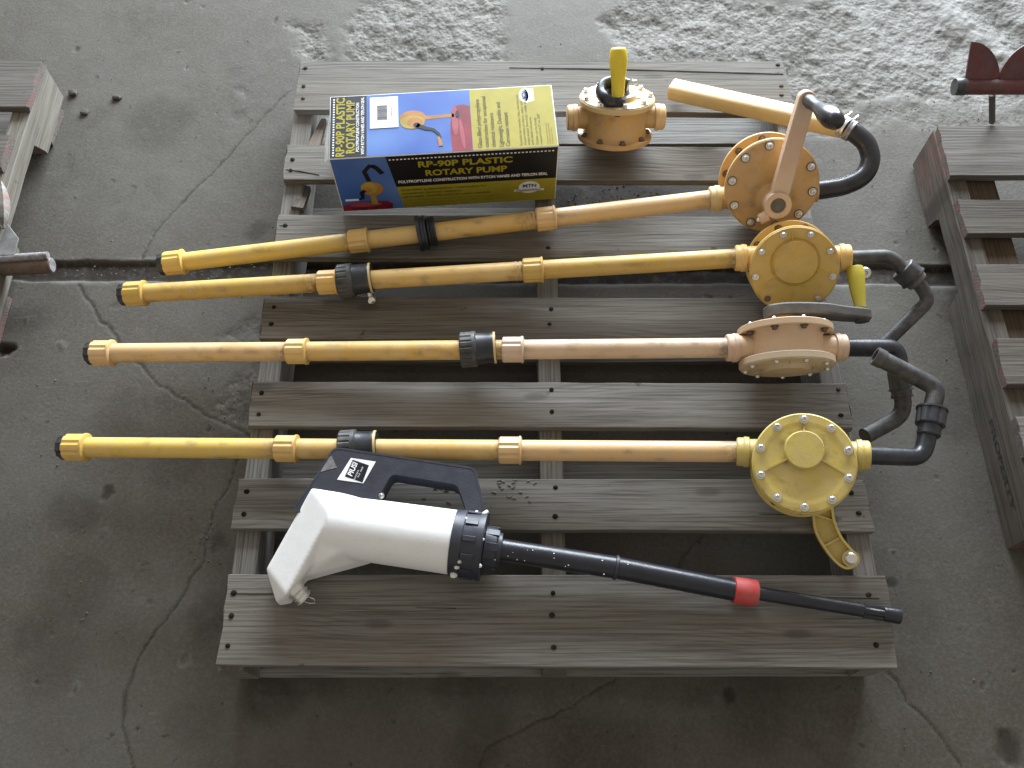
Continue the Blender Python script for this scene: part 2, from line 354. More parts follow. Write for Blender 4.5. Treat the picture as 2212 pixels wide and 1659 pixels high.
# ---------------------------------------------------------------- numpy noise
rng = np.random.default_rng(11)
_tab = rng.random((256, 256))
def vnoise(x, y):
    xi = np.floor(x).astype(int); yi = np.floor(y).astype(int); fx = x-xi; fy = y-yi
    fx = fx*fx*(3-2*fx); fy = fy*fy*(3-2*fy)
    g = lambda a, b: _tab[a & 255, b & 255]
    return (g(xi, yi)*(1-fx)+g(xi+1, yi)*fx)*(1-fy)+(g(xi, yi+1)*(1-fx)+g(xi+1, yi+1)*fx)*fy
def fbm(x, y, f, o=4, g=0.5):
    s = 0; a = 1; t = 0
    for i in range(o): s = s+a*vnoise(x*f+17*i, y*f+31*i); t += a; a *= g; f *= 2.03
    return s/t
def seg_dist(x, y, pts):
    d = np.full(x.shape, 9.0)
    for (ax, ay), (bx, by) in zip(pts[:-1], pts[1:]):
        ux, uy = bx-ax, by-ay; l = ux*ux+uy*uy+1e-12
        t = np.clip(((x-ax)*ux+(y-ay)*uy)/l, 0, 1)
        d = np.minimum(d, np.hypot(x-ax-t*ux, y-ay-t*uy))
    return d
def poly_sd(x, y, pts):
    inside = np.zeros(x.shape, bool); n = len(pts)
    for i in range(n):
        ax, ay = pts[i]; bx, by = pts[(i+1) % n]
        c = ((ay > y) != (by > y)) & (x < (bx-ax)*(y-ay)/(by-ay+1e-12)+ax); inside ^= c
    d = seg_dist(x, y, list(pts)+[pts[0]])
    return np.where(inside, -d, d)
def sstep(a, b, x):
    t = np.clip((x-a)/(b-a), 0, 1); return t*t*(3-2*t)
G = lambda L_: [tuple(at(px, py, 0.0)[:2]) for px, py in L_]

# ---------------------------------------------------------------- the floor
def floor():
    xs = np.concatenate([np.linspace(-6, -1.45, 30)[:-1], np.arange(-1.45, 1.32, 0.0032), np.linspace(1.325, 6, 30)])
    ys = np.concatenate([np.linspace(-5, -0.3, 30)[:-1], np.arange(-0.3, 1.75, 0.0032), np.linspace(1.76, 7, 30)])
    X, Y = np.meshgrid(xs, ys); nx, ny = len(xs), len(ys)
    wx = X+0.012*(fbm(X, Y, 22, 4, 0.6)-0.5)*2; wy = Y+0.012*(fbm(X+5, Y+9, 22, 4, 0.6)-0.5)*2
    Z = 0.004*(fbm(X, Y, 1.6, 3)-0.5)+0.0012*(fbm(X, Y, 18, 3)-0.5)
    spall = np.zeros(X.shape); pale = np.zeros(X.shape); dirt = np.zeros(X.shape)
    ex = X+0.07*(fbm(X, Y, 9, 5, 0.62)-0.5); ey = Y+0.07*(fbm(X+3, Y+7, 9, 5, 0.62)-0.5)
    for poly, dep in ((G([(618, 52), (700, 48), (724, 90), (735, 190), (690, 190), (655, 105)]), 0.003),
                      (G([(752, 62), (790, 14), (880, -20), (1100, -40), (1085, 60), (1088, 230), (770, 230)]), 0.004),
                      (G([(1290, 50), (1340, -10), (1500, -20), (1700, 10), (1950, -60), (2300, -60), (2330, 60), (2300, 215), (2120, 240), (1960, 215), (1800, 235), (1712, 260), (1640, 200), (1420, 170), (1340, 105)]), 0.005)):
        sd = poly_sd(ex, ey, poly); m = 1-sstep(-0.030, 0.016, sd); spall = np.maximum(spall, m)
        Z -= dep*m
    for poly, dep, k in ((G([(1700, 240), (1950, 215), (2250, 235), (2280, 300), (2060, 300), (1930, 262), (1800, 300), (1700, 300)]), 0.003, 0.45),
                      (G([(455, 720), (560, 690), (575, 740), (500, 760)]), 0.003, 0.5), (G([(478, 830), (545, 800), (535, 930), (470, 925), (440, 900)]), 0.004, 0.6),
                      (G([(430, 1150), (460, 1130), (475, 1200), (435, 1215)]), 0.003, 0.5), (G([(540, 175), (530, 215), (505, 195)]), 0.003, 0.4)):
        sd = poly_sd(ex, ey, poly); m = k*(1-sstep(-0.02, 0.012, sd)); spall = np.maximum(spall, m); Z -= dep*m
    rough = 0.009*(fbm(X, Y, 48, 5, 0.7)-0.5)+0.014*(fbm(X+2, Y+4, 13, 3, 0.5)-0.5)
    Z += spall*rough
    # trowelled ridge of paler concrete and the dark rut at the far right corner
    rd = seg_dist(ex, ey, G([(1940, -60), (2040, 30), (2140, 100), (2280, 190)])); k = np.exp(-(rd/0.035)**2); pale = np.maximum(pale, k*0.9); Z += 0.010*k; spall *= (1-0.7*k)
    rd = seg_dist(ex, ey, G([(2110, -60), (2150, 10), (2200, 70), (2270, 120)])); k = np.exp(-(rd/0.03)**2); dirt = np.maximum(dirt, 0.6*k); Z -= 0.012*k
    pale = np.maximum(pale, 0.55*spall*sstep(0.55, 1.0, X)*sstep(1.1, 1.3, Y))
    # sawn joint filled with dirt across the slab
    jy = [(-6, 0.84), *G([(-200, 585), (0, 585), (120, 585), (360, 586), (640, 588)]), *G([(1950, 592), (2080, 596), (2350, 600)]), (6, 0.80)]
    jd = seg_dist(X+0.0*X, Y+0.010*(fbm(X, Y, 14, 3)-0.5), jy); jm = 1-sstep(0.018, 0.026, jd)
    Z -= 0.009*jm*(0.75+0.4*fbm(X, Y, 40, 3)); dirt = np.maximum(dirt, jm*1.0)
    lip = np.exp(-((jd-0.029)/0.004)**2)*(Y < 0.85); pale = np.maximum(pale, 0.55*lip*sstep(0.45, 0.6, fbm(X, Y, 12, 3)))
    # cracks
    crack = np.zeros(X.shape)
    for line, wd in (([(630, 195), (620, 205), (575, 245), (540, 290), (500, 330), (440, 395), (390, 440), (330, 510), (310, 560)], 0.0022),
                     ([(170, 612), (195, 650), (215, 690), (240, 715), (262, 752), (300, 785), (345, 830), (400, 865), (450, 895), (520, 930), (560, 960)], 0.0030),
                     ([(520, 985), (500, 1037), (470, 1087), (455, 1117), (445, 1167), (440, 1212), (400, 1277), (360, 1337), (315, 1392), (290, 1442), (272, 1497), (265, 1562), (285, 1659), (290, 1720)], 0.0027),
                     ([(1400, 1400), (1331, 1462), (1291, 1492), (1226, 1532), (1156, 1562), (1106, 1587), (1050, 1612), (1030, 1680)], 0.0026),
                     ([(1880, 1400), (1916, 1452), (1966, 1517), (2031, 1592), (2081, 1659), (2120, 1720)], 0.0022),
                     ([(1530, 1140), (1516, 1157), (1476, 1202), (1455, 1260)], 0.0028)):
        jx = 0.014*(fbm(X, Y, 30, 4, 0.6)-0.5); jyy = 0.014*(fbm(X+8, Y+2, 30, 4, 0.6)-0.5)
        d = seg_dist(X+jx, Y+jyy, G(line)); ww = 0.68*wd*(0.35+1.3*fbm(X, Y, 15, 2))
        k = np.exp(-(d/ww)**2); crack = np.maximum(crack, k*(0.45+0.6*fbm(X, Y, 25, 2))); Z -= 0.0022*k
    pr_ = random.Random(44)
    for _ in range(150):
        g = at(pr_.uniform(-30, 2240), pr_.uniform(-20, 1680), 0); r = pr_.uniform(0.0022, 0.0075)*(0.7 if _ > 40 else 1.0); st_ = pr_.uniform(1, 2.6); an = pr_.uniform(0, 3.14)
        i0, i1 = np.searchsorted(xs, (g.x-0.03, g.x+0.03)); j0, j1 = np.searchsorted(ys, (g.y-0.03, g.y+0.03))
        dx = ex[j0:j1, i0:i1]-g.x; dy = ey[j0:j1, i0:i1]-g.y; u = (dx*math.cos(an)+dy*math.sin(an))/st_; v_ = -dx*math.sin(an)+dy*math.cos(an)
        d = np.hypot(u, v_)/r; k = 1-sstep(0.5, 1.1, d); Z[j0:j1, i0:i1] -= 0.0018*k*pr_.choice((1, 1, -0.6)); dirt[j0:j1, i0:i1] = np.maximum(dirt[j0:j1, i0:i1], k*pr_.choice((0.0, 0.25, 0.6)))
        pale[j0:j1, i0:i1] = np.maximum(pale[j0:j1, i0:i1], pr_.choice((0.0, 0.12, 0.25))*np.exp(-((d-1.15)/0.3)**2))
    # pits, oil spots, dirt
    for px, py, r, dep, dk in ((645, 490, 0.009, 0.004, 0.9), (0, 768, 0.017, 0.012, 1.0), (2180, 1625, 0.030, 0.004, 0.75), (1567, 1490, 0.020, 0.001, 0.9), (228, 1066, 0.012, 0.002, 0.8),
                               (590, 1500, 0.06, 0, 0.55), (700, 1470, 0.05, 0, 0.35), (1040, 1540, 0.06, 0, 0.4), (1630, 1500, 0.09, 0, 0.35), (314, 1575, 0.004, 0.002, 0.8), (1290, 1640, 0.1, 0, 0.3),
                               (60, 1370, 0.05, 0, 0.35), (110, 1450, 0.06, 0, 0.25), (160, 1110, 0.05, 0, 0.35), (520, 250, 0.02, 0.001, 0.2), (1940, 1255, 0.010, 0.001, 0.8), (1935, 1460, 0.05, 0, 0.2),
                               (330, 270, 0.09, 0, 0.35), (1020, 1560, 0.035, 0, 0.4), (1025, 1640, 0.04, 0, 0.45), (150, 1290, 0.08, 0, 0.3), (380, 1010, 0.06, 0, 0.25), (2060, 900, 0.07, 0, 0.25), (1990, 1330, 0.05, 0, 0.2), (420, 1560, 0.05, 0, 0.2), (250, 900, 0.05, 0, 0.25), (960, 1500, 0.03, 0.0, 0.3), (460, 1340, 0.04, 0, 0.4), (1020, 1620, 0.05, 0, 0.35), (560, 500, 0.03, 0.001, 0.5), (250, 655, 0.012, 0.001, 0.3),
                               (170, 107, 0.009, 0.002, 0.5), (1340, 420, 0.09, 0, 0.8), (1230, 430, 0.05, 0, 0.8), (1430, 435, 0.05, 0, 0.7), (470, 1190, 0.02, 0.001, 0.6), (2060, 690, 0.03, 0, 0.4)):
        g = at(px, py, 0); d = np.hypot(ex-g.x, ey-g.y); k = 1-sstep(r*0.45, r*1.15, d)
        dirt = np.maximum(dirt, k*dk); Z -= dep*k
    co = np.stack([X, Y, Z], -1).reshape(-1, 3)
    i = np.arange(nx-1)[None]+nx*np.arange(ny-1)[:, None]; q = np.stack([i, i+1, i+1+nx, i+nx], -1).reshape(-1, 4)
    me = bpy.data.meshes.new('concrete_floor'); me.vertices.add(len(co)); me.vertices.foreach_set('co', co.ravel())
    me.loops.add(q.size); me.loops.foreach_set('vertex_index', q.ravel().astype(np.int32))
    me.polygons.add(len(q)); me.polygons.foreach_set('loop_start', np.arange(0, q.size, 4, dtype=np.int32)); me.update(calc_edges=True)
    me.polygons.foreach_set('use_smooth', np.ones(len(q), bool))
    for n, a in (('spall', spall), ('crack', crack), ('dirt', dirt), ('pale', pale)):
        t = me.attributes.new(n, 'FLOAT', 'POINT'); t.data.foreach_set('value', np.clip(a, 0, 1).ravel().astype(np.float32))
    me.materials.append(CONC)
    o = bpy.data.objects.new('floor', me); COL.objects.link(o); o['kind'] = 'structure'; return o
floor()

# ---------------------------------------------------------------- boards
def board_mesh(name, c4, z0, z1, mat, ragged=0.0025, notch=None, wear=0.0012, nseg=48):
    """a sawn board: c4 = near-left, near-right, far-right, far-left corners relative to its own origin; notch for stringers"""
    nl, nr, fr, fl = [Vector((*p, 0)) for p in c4]; seed = random.random()*90
    ts = [0.0]+[(i+0.5*random.uniform(-0.6, 0.6))/nseg for i in range(1, nseg)]+[1.0]
    if notch: ts = sorted(set(ts+[t for n in notch for t in (n[0], n[0]+0.018, n[1]-0.018, n[1])]))
    vs = []; fs = []; ch = 0.0013
    for i, t in enumerate(ts):
        near = lerp(nl, nr, t); far = lerp(fl, fr, t); d = (far-near).normalized(); al = (nr-nl).normalized()
        def jit(k, a): return a*(float(fbm(np.array([t*14+seed+k]), np.array([seed*3+k]), 1.0, 4, 0.6)[0])-0.5)*2
        near = near-d*jit(0, wear); far = far+d*jit(5, wear); b = z0; tp = z1+jit(9, 0.0006)
        if notch:
            for n0, n1, hgt in notch:
                k = min(max((t-n0)/0.018, 0), max((n1-t)/0.018, 0), 1)
                if k > 0: b = z0+hgt*(1-(1-k)**2)
        e = Vector()
        ring = [(near+d*ch, b), (near, b+ch), (near, tp-ch), (near+d*ch, tp)]+[(lerp(near, far, s), tp+jit(20+s*7, 0.0003)) for s in (0.2, 0.4, 0.6, 0.8)]+[(far-d*ch, tp), (far, tp-ch), (far, b+ch), (far-d*ch, b)]
        for j, (p, z) in enumerate(ring):
            q = Vector(p)
            if t in (0.0, 1.0): q += al*(random.uniform(-1, 1)*ragged)
            vs.append((q.x, q.y, z))
    m = 12
    for i in range(len(ts)-1):
        for j in range(m): fs.append((i*m+j, (i+1)*m+j, (i+1)*m+(j+1) % m, i*m+(j+1) % m))
    fs.append(tuple(range(m))); fs.append(tuple((len(ts)-1)*m+j for j in range(m))[::-1])
    b = MB(); b.add(vs, fs); return b.mesh(name, mat, 30)
def board(name, parent, c4w, z0, z1, mat, rot90=False, **k):
    """c4w in world xy: near-left, near-right, far-right, far-left, long side first"""
    cx = sum(p[0] for p in c4w)/4; cy = sum(p[1] for p in c4w)/4
    ang = math.pi/2 if rot90 else 0
    Mi = Matrix.Rotation(-ang, 4, 'Z')
    loc = [tuple((Mi @ Vector((p[0]-cx, p[1]-cy, 0)))[:2]) for p in c4w]
    me = board_mesh(name, loc, z0, z1, mat, **k)
    return put(name, me, Matrix.Translation((cx, cy, 0)) @ Matrix.Rotation(ang, 4, 'Z'), parent)
nail_m = MB().lathe([(-0.0012, 0.0042), (0.0006, 0.0042), (0.0011, 0.0034)], Matrix(), 10).mesh('nail', NAILM)
NAILR = 0
def nail(parent, x, y, z):
    M = Matrix.Translation((x, y, z)) @ Matrix.Rotation(random.uniform(-0.15, 0.15), 4, 'X') @ Matrix.Diagonal((random.uniform(0.85, 1.15), random.uniform(0.8, 1.1), 1, 1))
    return put('nail', nail_m, M, parent)

DK = 0.125; TH = 0.016
pal = thing('wooden_pallet', 'weathered grey wooden pallet in the middle that carries all the yellow pumps', 'pallet', (0, 0.61, 0))
rows = [  # measured corners: near-left, near-right, far-right, far-left
    [(468, 1437), (1938, 1444), (1912, 1243), (496, 1240)],
    [(500, 1142), (1888, 1148), (1868, 1036), (515, 1033)],
    [(535, 920), (1842, 926), (1826, 828), (547, 824)],
    [(560, 732), (1802, 738), (1786, 645), (573, 640)],
    [(588, 556), (1768, 556), (1752, 468), (600, 463)],
    [(611, 388), (1728, 391), (1712, 318), (620, 312)],
    [(636, 237), (1716, 245), (1692, 132), (648, 130)]]
nails_px = [[(505, 1281), (500, 1330), (492, 1395)], [(533, 1062), (527, 1111)], [(565, 849), (559, 895)], [(592, 664), (586, 700)], [(616, 487), (608, 540)], [(632, 345), (628, 368)], [(660, 147), (656, 186), (655, 212)]]
strx = [(-0.508, -0.470), (-0.019, 0.019), (0.470, 0.508)]
for bi, (c4, npx) in enumerate(zip(rows, nails_px)):
    W4 = [tuple(at(*p, DK)[:2]) for p in c4]
    board('deck_board', pal, W4, DK-TH, DK, WOOD)
    for q in npx:
        n = at(*q, DK); t = (n.y-W4[0][1])/(W4[3][1]-W4[0][1])
        nail(pal, n.x, n.y, DK+0.0004)
        for xx in (0.0, 0.487): nail(pal, xx+random.uniform(-0.006, 0.006), n.y+random.uniform(-0.006, 0.006), DK+0.0004)
for a, b in strx:
    y0, y1 = 0.004, 1.215
    board('stringer', pal, [(b, y0), (b, y1), (a, y1), (a, y0)], 0.0165, DK-TH-0.0006, WOOD, True, wear=0.001)
for y0, wd in ((0.006, 0.13), (0.30, 0.085), (0.57, 0.085), (0.84, 0.085), (1.09, 0.12)):
    board('bottom_board', pal, [(-0.505, y0), (0.505, y0), (0.505, y0+wd), (-0.505, y0+wd)], 0.0012, 0.0160, WOOD, nseg=16)
# splinter wedges beside the upper left stringer
for px, py, l, rz in ((690, 290, 0.10, 1.5), (655, 430, 0.07, 1.4)):
    p = at(px, py, 0.1); M = Matrix.Translation(p) @ Matrix.Rotation(rz, 4, 'Z') @ Matrix.Rotation(0.3, 4, 'Y')
    b = MB().prism([(-l/2, -0.012), (l/2, -0.004), (l/2, 0.006), (-l/2, 0.012)], -0.006, 0.006); put('splinter', b.mesh('splinter', WOOD_B), M, pal)
# pale chips and fibres worn off the board under the black handle
bb = MB()
for k in range(34):
    p = at(random.uniform(915, 1180), random.gauss(1046, 6) if random.random() < 0.7 else random.uniform(1046, 1085), DK+0.001)
    a = random.uniform(-0.5, 0.5); M = Matrix.Translation(p) @ Matrix.Rotation(a, 4, 'Z')
    bb.prism([(-random.uniform(.002, .005), -0.0007), (random.uniform(.001, .003), -0.0010), (random.uniform(.002, .005), 0.0006), (-0.002, 0.0011)], -0.0005, 0.0006, M)
chips = bb.build('wood_chips', WOOD_P, pal, 0); chips['kind'] = 'stuff'

# splits along the grain: dark strips, the shade inside each crack given as colour
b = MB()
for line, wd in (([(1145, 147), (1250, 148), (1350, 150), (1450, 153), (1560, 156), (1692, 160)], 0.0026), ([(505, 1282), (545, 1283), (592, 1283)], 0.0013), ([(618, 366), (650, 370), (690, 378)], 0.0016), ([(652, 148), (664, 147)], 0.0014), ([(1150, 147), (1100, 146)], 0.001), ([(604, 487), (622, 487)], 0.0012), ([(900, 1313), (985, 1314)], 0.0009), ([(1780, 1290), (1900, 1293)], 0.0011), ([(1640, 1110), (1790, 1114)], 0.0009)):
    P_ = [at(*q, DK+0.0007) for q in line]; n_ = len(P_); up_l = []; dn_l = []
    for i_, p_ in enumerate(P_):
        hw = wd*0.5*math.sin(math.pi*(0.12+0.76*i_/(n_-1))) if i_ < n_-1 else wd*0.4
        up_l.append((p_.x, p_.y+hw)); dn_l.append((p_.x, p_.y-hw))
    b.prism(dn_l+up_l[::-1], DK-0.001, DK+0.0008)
o = b.build('grain_splits', flat('split_shade', (0.022, 0.018, 0.015), 0.9, 0.4), pal, 0); o['kind'] = 'stuff'
# left neighbour
pl = thing('wooden_pallet', 'broken grey pallet at the upper left edge of the photo with red painted board ends', 'pallet', (-1.3, 0.8, 0))
def paint(o, f):
    me = o.data; a = me.attributes.new('paint', 'FLOAT', 'POINT'); mw = o.matrix_local
    a.data.foreach_set('value', [f(v.co) for v in me.vertices])
s = board('stringer', pl, [(-1.045, 0.10), (-1.045, 1.225), (-1.083, 1.225), (-1.083, 0.10)], 0.016, 0.108, WOOD_P, True, notch=[(0.12, 0.32, 0.05), (0.64, 0.86, 0.05)], wear=0.002)
for y0, y1, x1 in ((1.085, 1.222, -1.043), (0.93, 1.02, -1.06), (0.76, 0.86, -1.048), (0.60, 0.69, -1.045), (0.44, 0.53, -1.045), (0.28, 0.37, -1.045), (0.10, 0.22, -1.045)):
    board('deck_board', pl, [(-2.0, y0), (x1, y0+0.012), (x1, y1+0.004), (-2.0, y1)], 0.1085, 0.125, WOOD_R, wear=0.004, ragged=0.004)
for xx in (-1.5, -1.98): board('stringer', pl, [(xx, 0.10), (xx, 1.225), (xx-0.038, 1.225), (xx-0.038, 0.10)], 0.016, 0.108, WOOD, True)
for y0 in (0.11, 0.62, 1.1): board('bottom_board', pl, [(-2.0, y0), (-1.046, y0), (-1.046, y0+0.1), (-2.0, y0+0.1)], 0.0012, 0.0156, WOOD_R, nseg=12)
# broken flap of wood at the stringer's top and rotten lump lower down
p = at(14, 440, 0.11); b = MB().lathe([(-0.055, 0.003), (-0.035, 0.011), (-0.01, 0.015), (0.02, 0.013), (0.04, 0.008), (0.052, 0.002)], frame(p-Vector((0.012, 0, 0.006)), (0.25, -1, -0.1)), 14, rib=5, depth=0.004); b.build('rotten_wood_lump', WOOD_P, pl, 50)

# right neighbour
pr = thing('wooden_pallet', 'grey pallet at the right edge of the photo with stencilled letters on its side', 'pallet', (1.3, 0.6, 0))
XL = 0.782
s = board('stringer', pr, [(XL+0.038, 0.215), (XL+0.038, 1.045), (XL, 1.045), (XL, 0.215)], 0.003, 0.108, WOOD, True, notch=[(0.57, 0.805, 0.045)], wear=0.0015)
s.data.materials[0] = WOOD_R; paint(s, lambda c: 0.9*max(0, 1-abs(c.x-0.36)/0.1))
for ya, yb in ((379, 271), (504, 431), (660, 571), (829, 731), (985, 900), (1140, 1050), (1290, 1200)):
    y0 = at(2150, ya, 0.125).y; y1 = at(2150, yb, 0.125).y
    if y0 < 0.2: y0 = 0.2
    board('deck_board', pr, [(XL+0.002, y0), (1.9, y0), (1.9, y1), (XL+0.002, y1)], 0.1085, 0.125, WOOD_R, wear=0.002, ragged=0.003)
for xx in (1.3, 1.86): board('stringer', pr, [(xx+0.038, 0.215), (xx+0.038, 1.045), (xx, 1.045), (xx, 0.215)], 0.003, 0.108, WOOD_B, True)
board('blocking', pr, [(XL+0.10, 0.22), (XL+0.10, 1.04), (XL+0.04, 1.04), (XL+0.04, 0.22)], 0.003, 0.100, WOOD_B, True)

# ---------------------------------------------------------------- lettering
def text_bm(mb, s, M, size, bold=0.0, width=None, height=None, align='LEFT', shear=0.0):
    """adds flat letters to mb; M maps text xy to the face; width fits the line to that length"""
    cu = bpy.data.curves.new('t', 'FONT'); cu.body = s; cu.size = 1.0; cu.offset = bold; cu.align_x = 'LEFT'; cu.resolution_u = 3; cu.shear = shear
    o = bpy.data.objects.new('t', cu); COL.objects.link(o); bpy.context.view_layer.update()
    me = o.to_mesh(); vs = [v.co.copy() for v in me.vertices]; fs = [tuple(p.vertices) for p in me.polygons]; o.to_mesh_clear()
    bpy.data.objects.remove(o); bpy.data.curves.remove(cu)
    if not vs: return
    x0 = min(v.x for v in vs); x1 = max(v.x for v in vs); y1 = max(v.y for v in vs)
    sy = height/0.72 if height else size; sx = width/(x1-x0) if width else sy
    ox = {'LEFT': 0, 'CENTER': -(x1-x0)*sx/2, 'RIGHT': -(x1-x0)*sx}[align]
    mb.add([((v.x-x0)*sx+ox, v.y*sy, 0) for v in vs], fs, M)

# stencil on the right pallet
b = MB(); P0 = Vector((XL-0.0008, 0.435, 0.045)); M = frame(P0, (-1, 0, 0), (0, -1, 0))
text_bm(b, 'PROPERTY', M, 0.03, 0.01, width=0.165, height=0.014)
tb = b.build('stencilled_lettering', flat('faded_stencil', (0.06, 0.055, 0.05), 0.8, 0.6), pr, 0)

def grime(o, f):
    me = o.data; a = me.attributes.new('grime', 'FLOAT', 'POINT'); a.data.foreach_set('value', [min(1.0, max(0.0, f(v.co))) for v in me.vertices]); return o
# ---------------------------------------------------------------- pump parts
def bolt_mesh(r, h, mat, name='bolt'):
    b = MB(); b.lathe([(0, r*1.5), (0.0012, r*1.5), (0.0012, r*1.08), (h, r), (h+0.0008, r*0.8), (h+0.0008, r*0.5), (h*0.5, r*0.45)], Matrix(), 12)
    return b.mesh(name, mat)
BOLT = bolt_mesh(0.0045, 0.006, STEEL); BOLT_S = bolt_mesh(0.0036, 0.0035, STEEL); NUT = bolt_mesh(0.0045, 0.005, RUSTY, 'nut')
WASH = MB().lathe([(-0.0012, 0.0088), (0.0004, 0.0086), (0.0006, 0.006)], Matrix(), 16).mesh('washer', RUSTY)
def gear(b, M, r, t0, t1, n=10, dep=0.0016, lip=True):
    seg = n*4; vs = []; fs = []
    prof = [(t0, r-0.002), (t0+0.002, r), (t1, r)]
    if lip: prof += [(t1, r+0.0014), (t1+0.003, r+0.0014), (t1+0.0045, r-0.0025)]
    for t, q in prof:
        for i in range(seg):
            a = 2*math.pi*i/seg; rr = q-(dep if (i % 4 == 0 and q <= r) else 0)
            vs.append((rr*math.cos(a), rr*math.sin(a), t))
    for j in range(len(prof)-1):
        for i in range(seg):
            i2 = (i+1) % seg; fs.append((j*seg+i, j*seg+i2, (j+1)*seg+i2, (j+1)*seg+i))
    fs.append(tuple(range(seg))[::-1]); fs.append(tuple((len(prof)-1)*seg+i for i in range(seg)))
    b.add(vs, fs, M)
PR = 0.0166
def tube_run(root, L0, R0, marks, mats, bung=None, threads=None):
    """L0 left end, R0 right end; marks = fractions of the coupling starts; mats = pipe materials left to right"""
    L0 = Vector(L0); R0 = Vector(R0); ax = (R0-L0); ln = ax.length; ax.normalize(); M = frame(L0, ax, (0, 0, 1))
    cl = 0.036
    stops = [0.012]+[m*ln for m in marks]+[ln]
    for i in range(len(stops)-1):
        a = stops[i]+(0.0 if i == 0 else 0.012); e = stops[i+1]+(0.012 if i < len(stops)-2 else 0)
        b = MB(); prof = [(a, PR), (e, PR)]
        n = 60; prof = [(a+(e-a)*k/n, PR) for k in range(n+1)]
        b.lathe(prof, M, 32); o = b.build('pipe', mats[i], root); base_ = L0.copy(); lo, hi = a, e; rs_ = random.random()*50
        def g(c, base_=base_, lo=lo, hi=hi, rs_=rs_):
            t = (c-base_).dot(ax); side_ = vnoise(np.array([t*40+rs_]), np.array([c.y*60+c.z*60]))[0]
            return 0.75*math.exp(-max(0, hi-0.012-t)/0.014)+0.4*math.exp(-max(0, t-lo-0.02)/0.008)+0.55*max(0, side_-0.62)/0.38
        grime(o, g)
        if i:
            b = MB(); gear(b, M @ Matrix.Translation((0, 0, stops[i])), 0.0216, 0, cl-0.004, 8, 0.0018); b.build('coupling', mats[i] if mats[i] != Y_PEACH else Y_PINK, root, 25)
    b = MB(); gear(b, M, 0.0220, 0.004, 0.036, 8, 0.0018); b.build('end_cap', mats[0], root, 25)
    b = MB(); b.lathe([(-0.006, 0.012), (-0.006, 0.0185), (-0.002, 0.0205), (0.006, 0.0205)], M, 20, rib=20, depth=0.002); b.build('strainer', BLK, root)
    if threads:
        b = MB()
        for k in range(threads[1]):
            t = threads[0]*ln-0.006-k*0.0075; b.lathe([(t, PR-0.001), (t, PR+0.0006), (t+0.003, PR+0.0006), (t+0.003, PR-0.001)], M, 28)
        b.build('worn_ring_marks', Y_OCHRE, root)
    if bung:
        t, kind = bung[0]*ln, bung[1]; Mb = M @ Matrix.Translation((0, 0, t)) @ Matrix.Rotation(R(4), 4, 'X')
        if kind == 'big':
            b = MB(); gear(b, Mb, 0.0300, 0, 0.022, 18, 0.0016, False)
            b.lathe([(0.020, 0.0305), (0.026, 0.0305), (0.028, 0.0275)], Mb, 36); b.build('bung_adapter', BLK_D, root, 30)
            b = MB(); b.lathe([(0.027, 0.018), (0.0275, 0.0272), (0.050, 0.0258), (0.054, 0.0270), (0.0575, 0.0262), (0.0605, 0.0255), (0.0605, 0.017)], Mb, 32); b.build('bung_sleeve', BLK, root)
            b = MB(); b.lathe([(0.0560, 0.0262), (0.0565, 0.0272), (0.0590, 0.0268), (0.0600, 0.0258)], Mb, 32, caps=False); b.build('sleeve_rim', Y_PALE, root)
        else:
            b = MB(); b.lathe([(0, 0.024), (0, 0.0315), (0.003, 0.0325), (0.006, 0.0325), (0.008, 0.0300), (0.012, 0.0300), (0.014, 0.0318), (0.017, 0.031), (0.018, 0.018)], Mb, 36); b.build('bung_flange', BLK, root)
            b = MB(); b.lathe([(0.018, 0.022), (0.020, 0.0275), (0.0235, 0.0255), (0.026, 0.0282), (0.029, 0.0258), (0.0315, 0.0275), (0.034, 0.0262), (0.034, 0.018)], Mb, 32); b.build('bung_thread', BLK, root, 60)
        if len(bung) > 2:
            Q = Mb @ Vector((0, 0, 0.045)); d = (at(*bung[2])-Q)
            b = MB(); b.tube([Q, Q+d*0.7], 0.004, 10); b.lathe([(-0.006, 0.003), (0, 0.008), (0.005, 0.007), (0.008, 0.002)], frame(Q+d*0.85, d), 10, rib=5, depth=0.004); b.build('wing_screw', STEEL, root)
    return M, ln

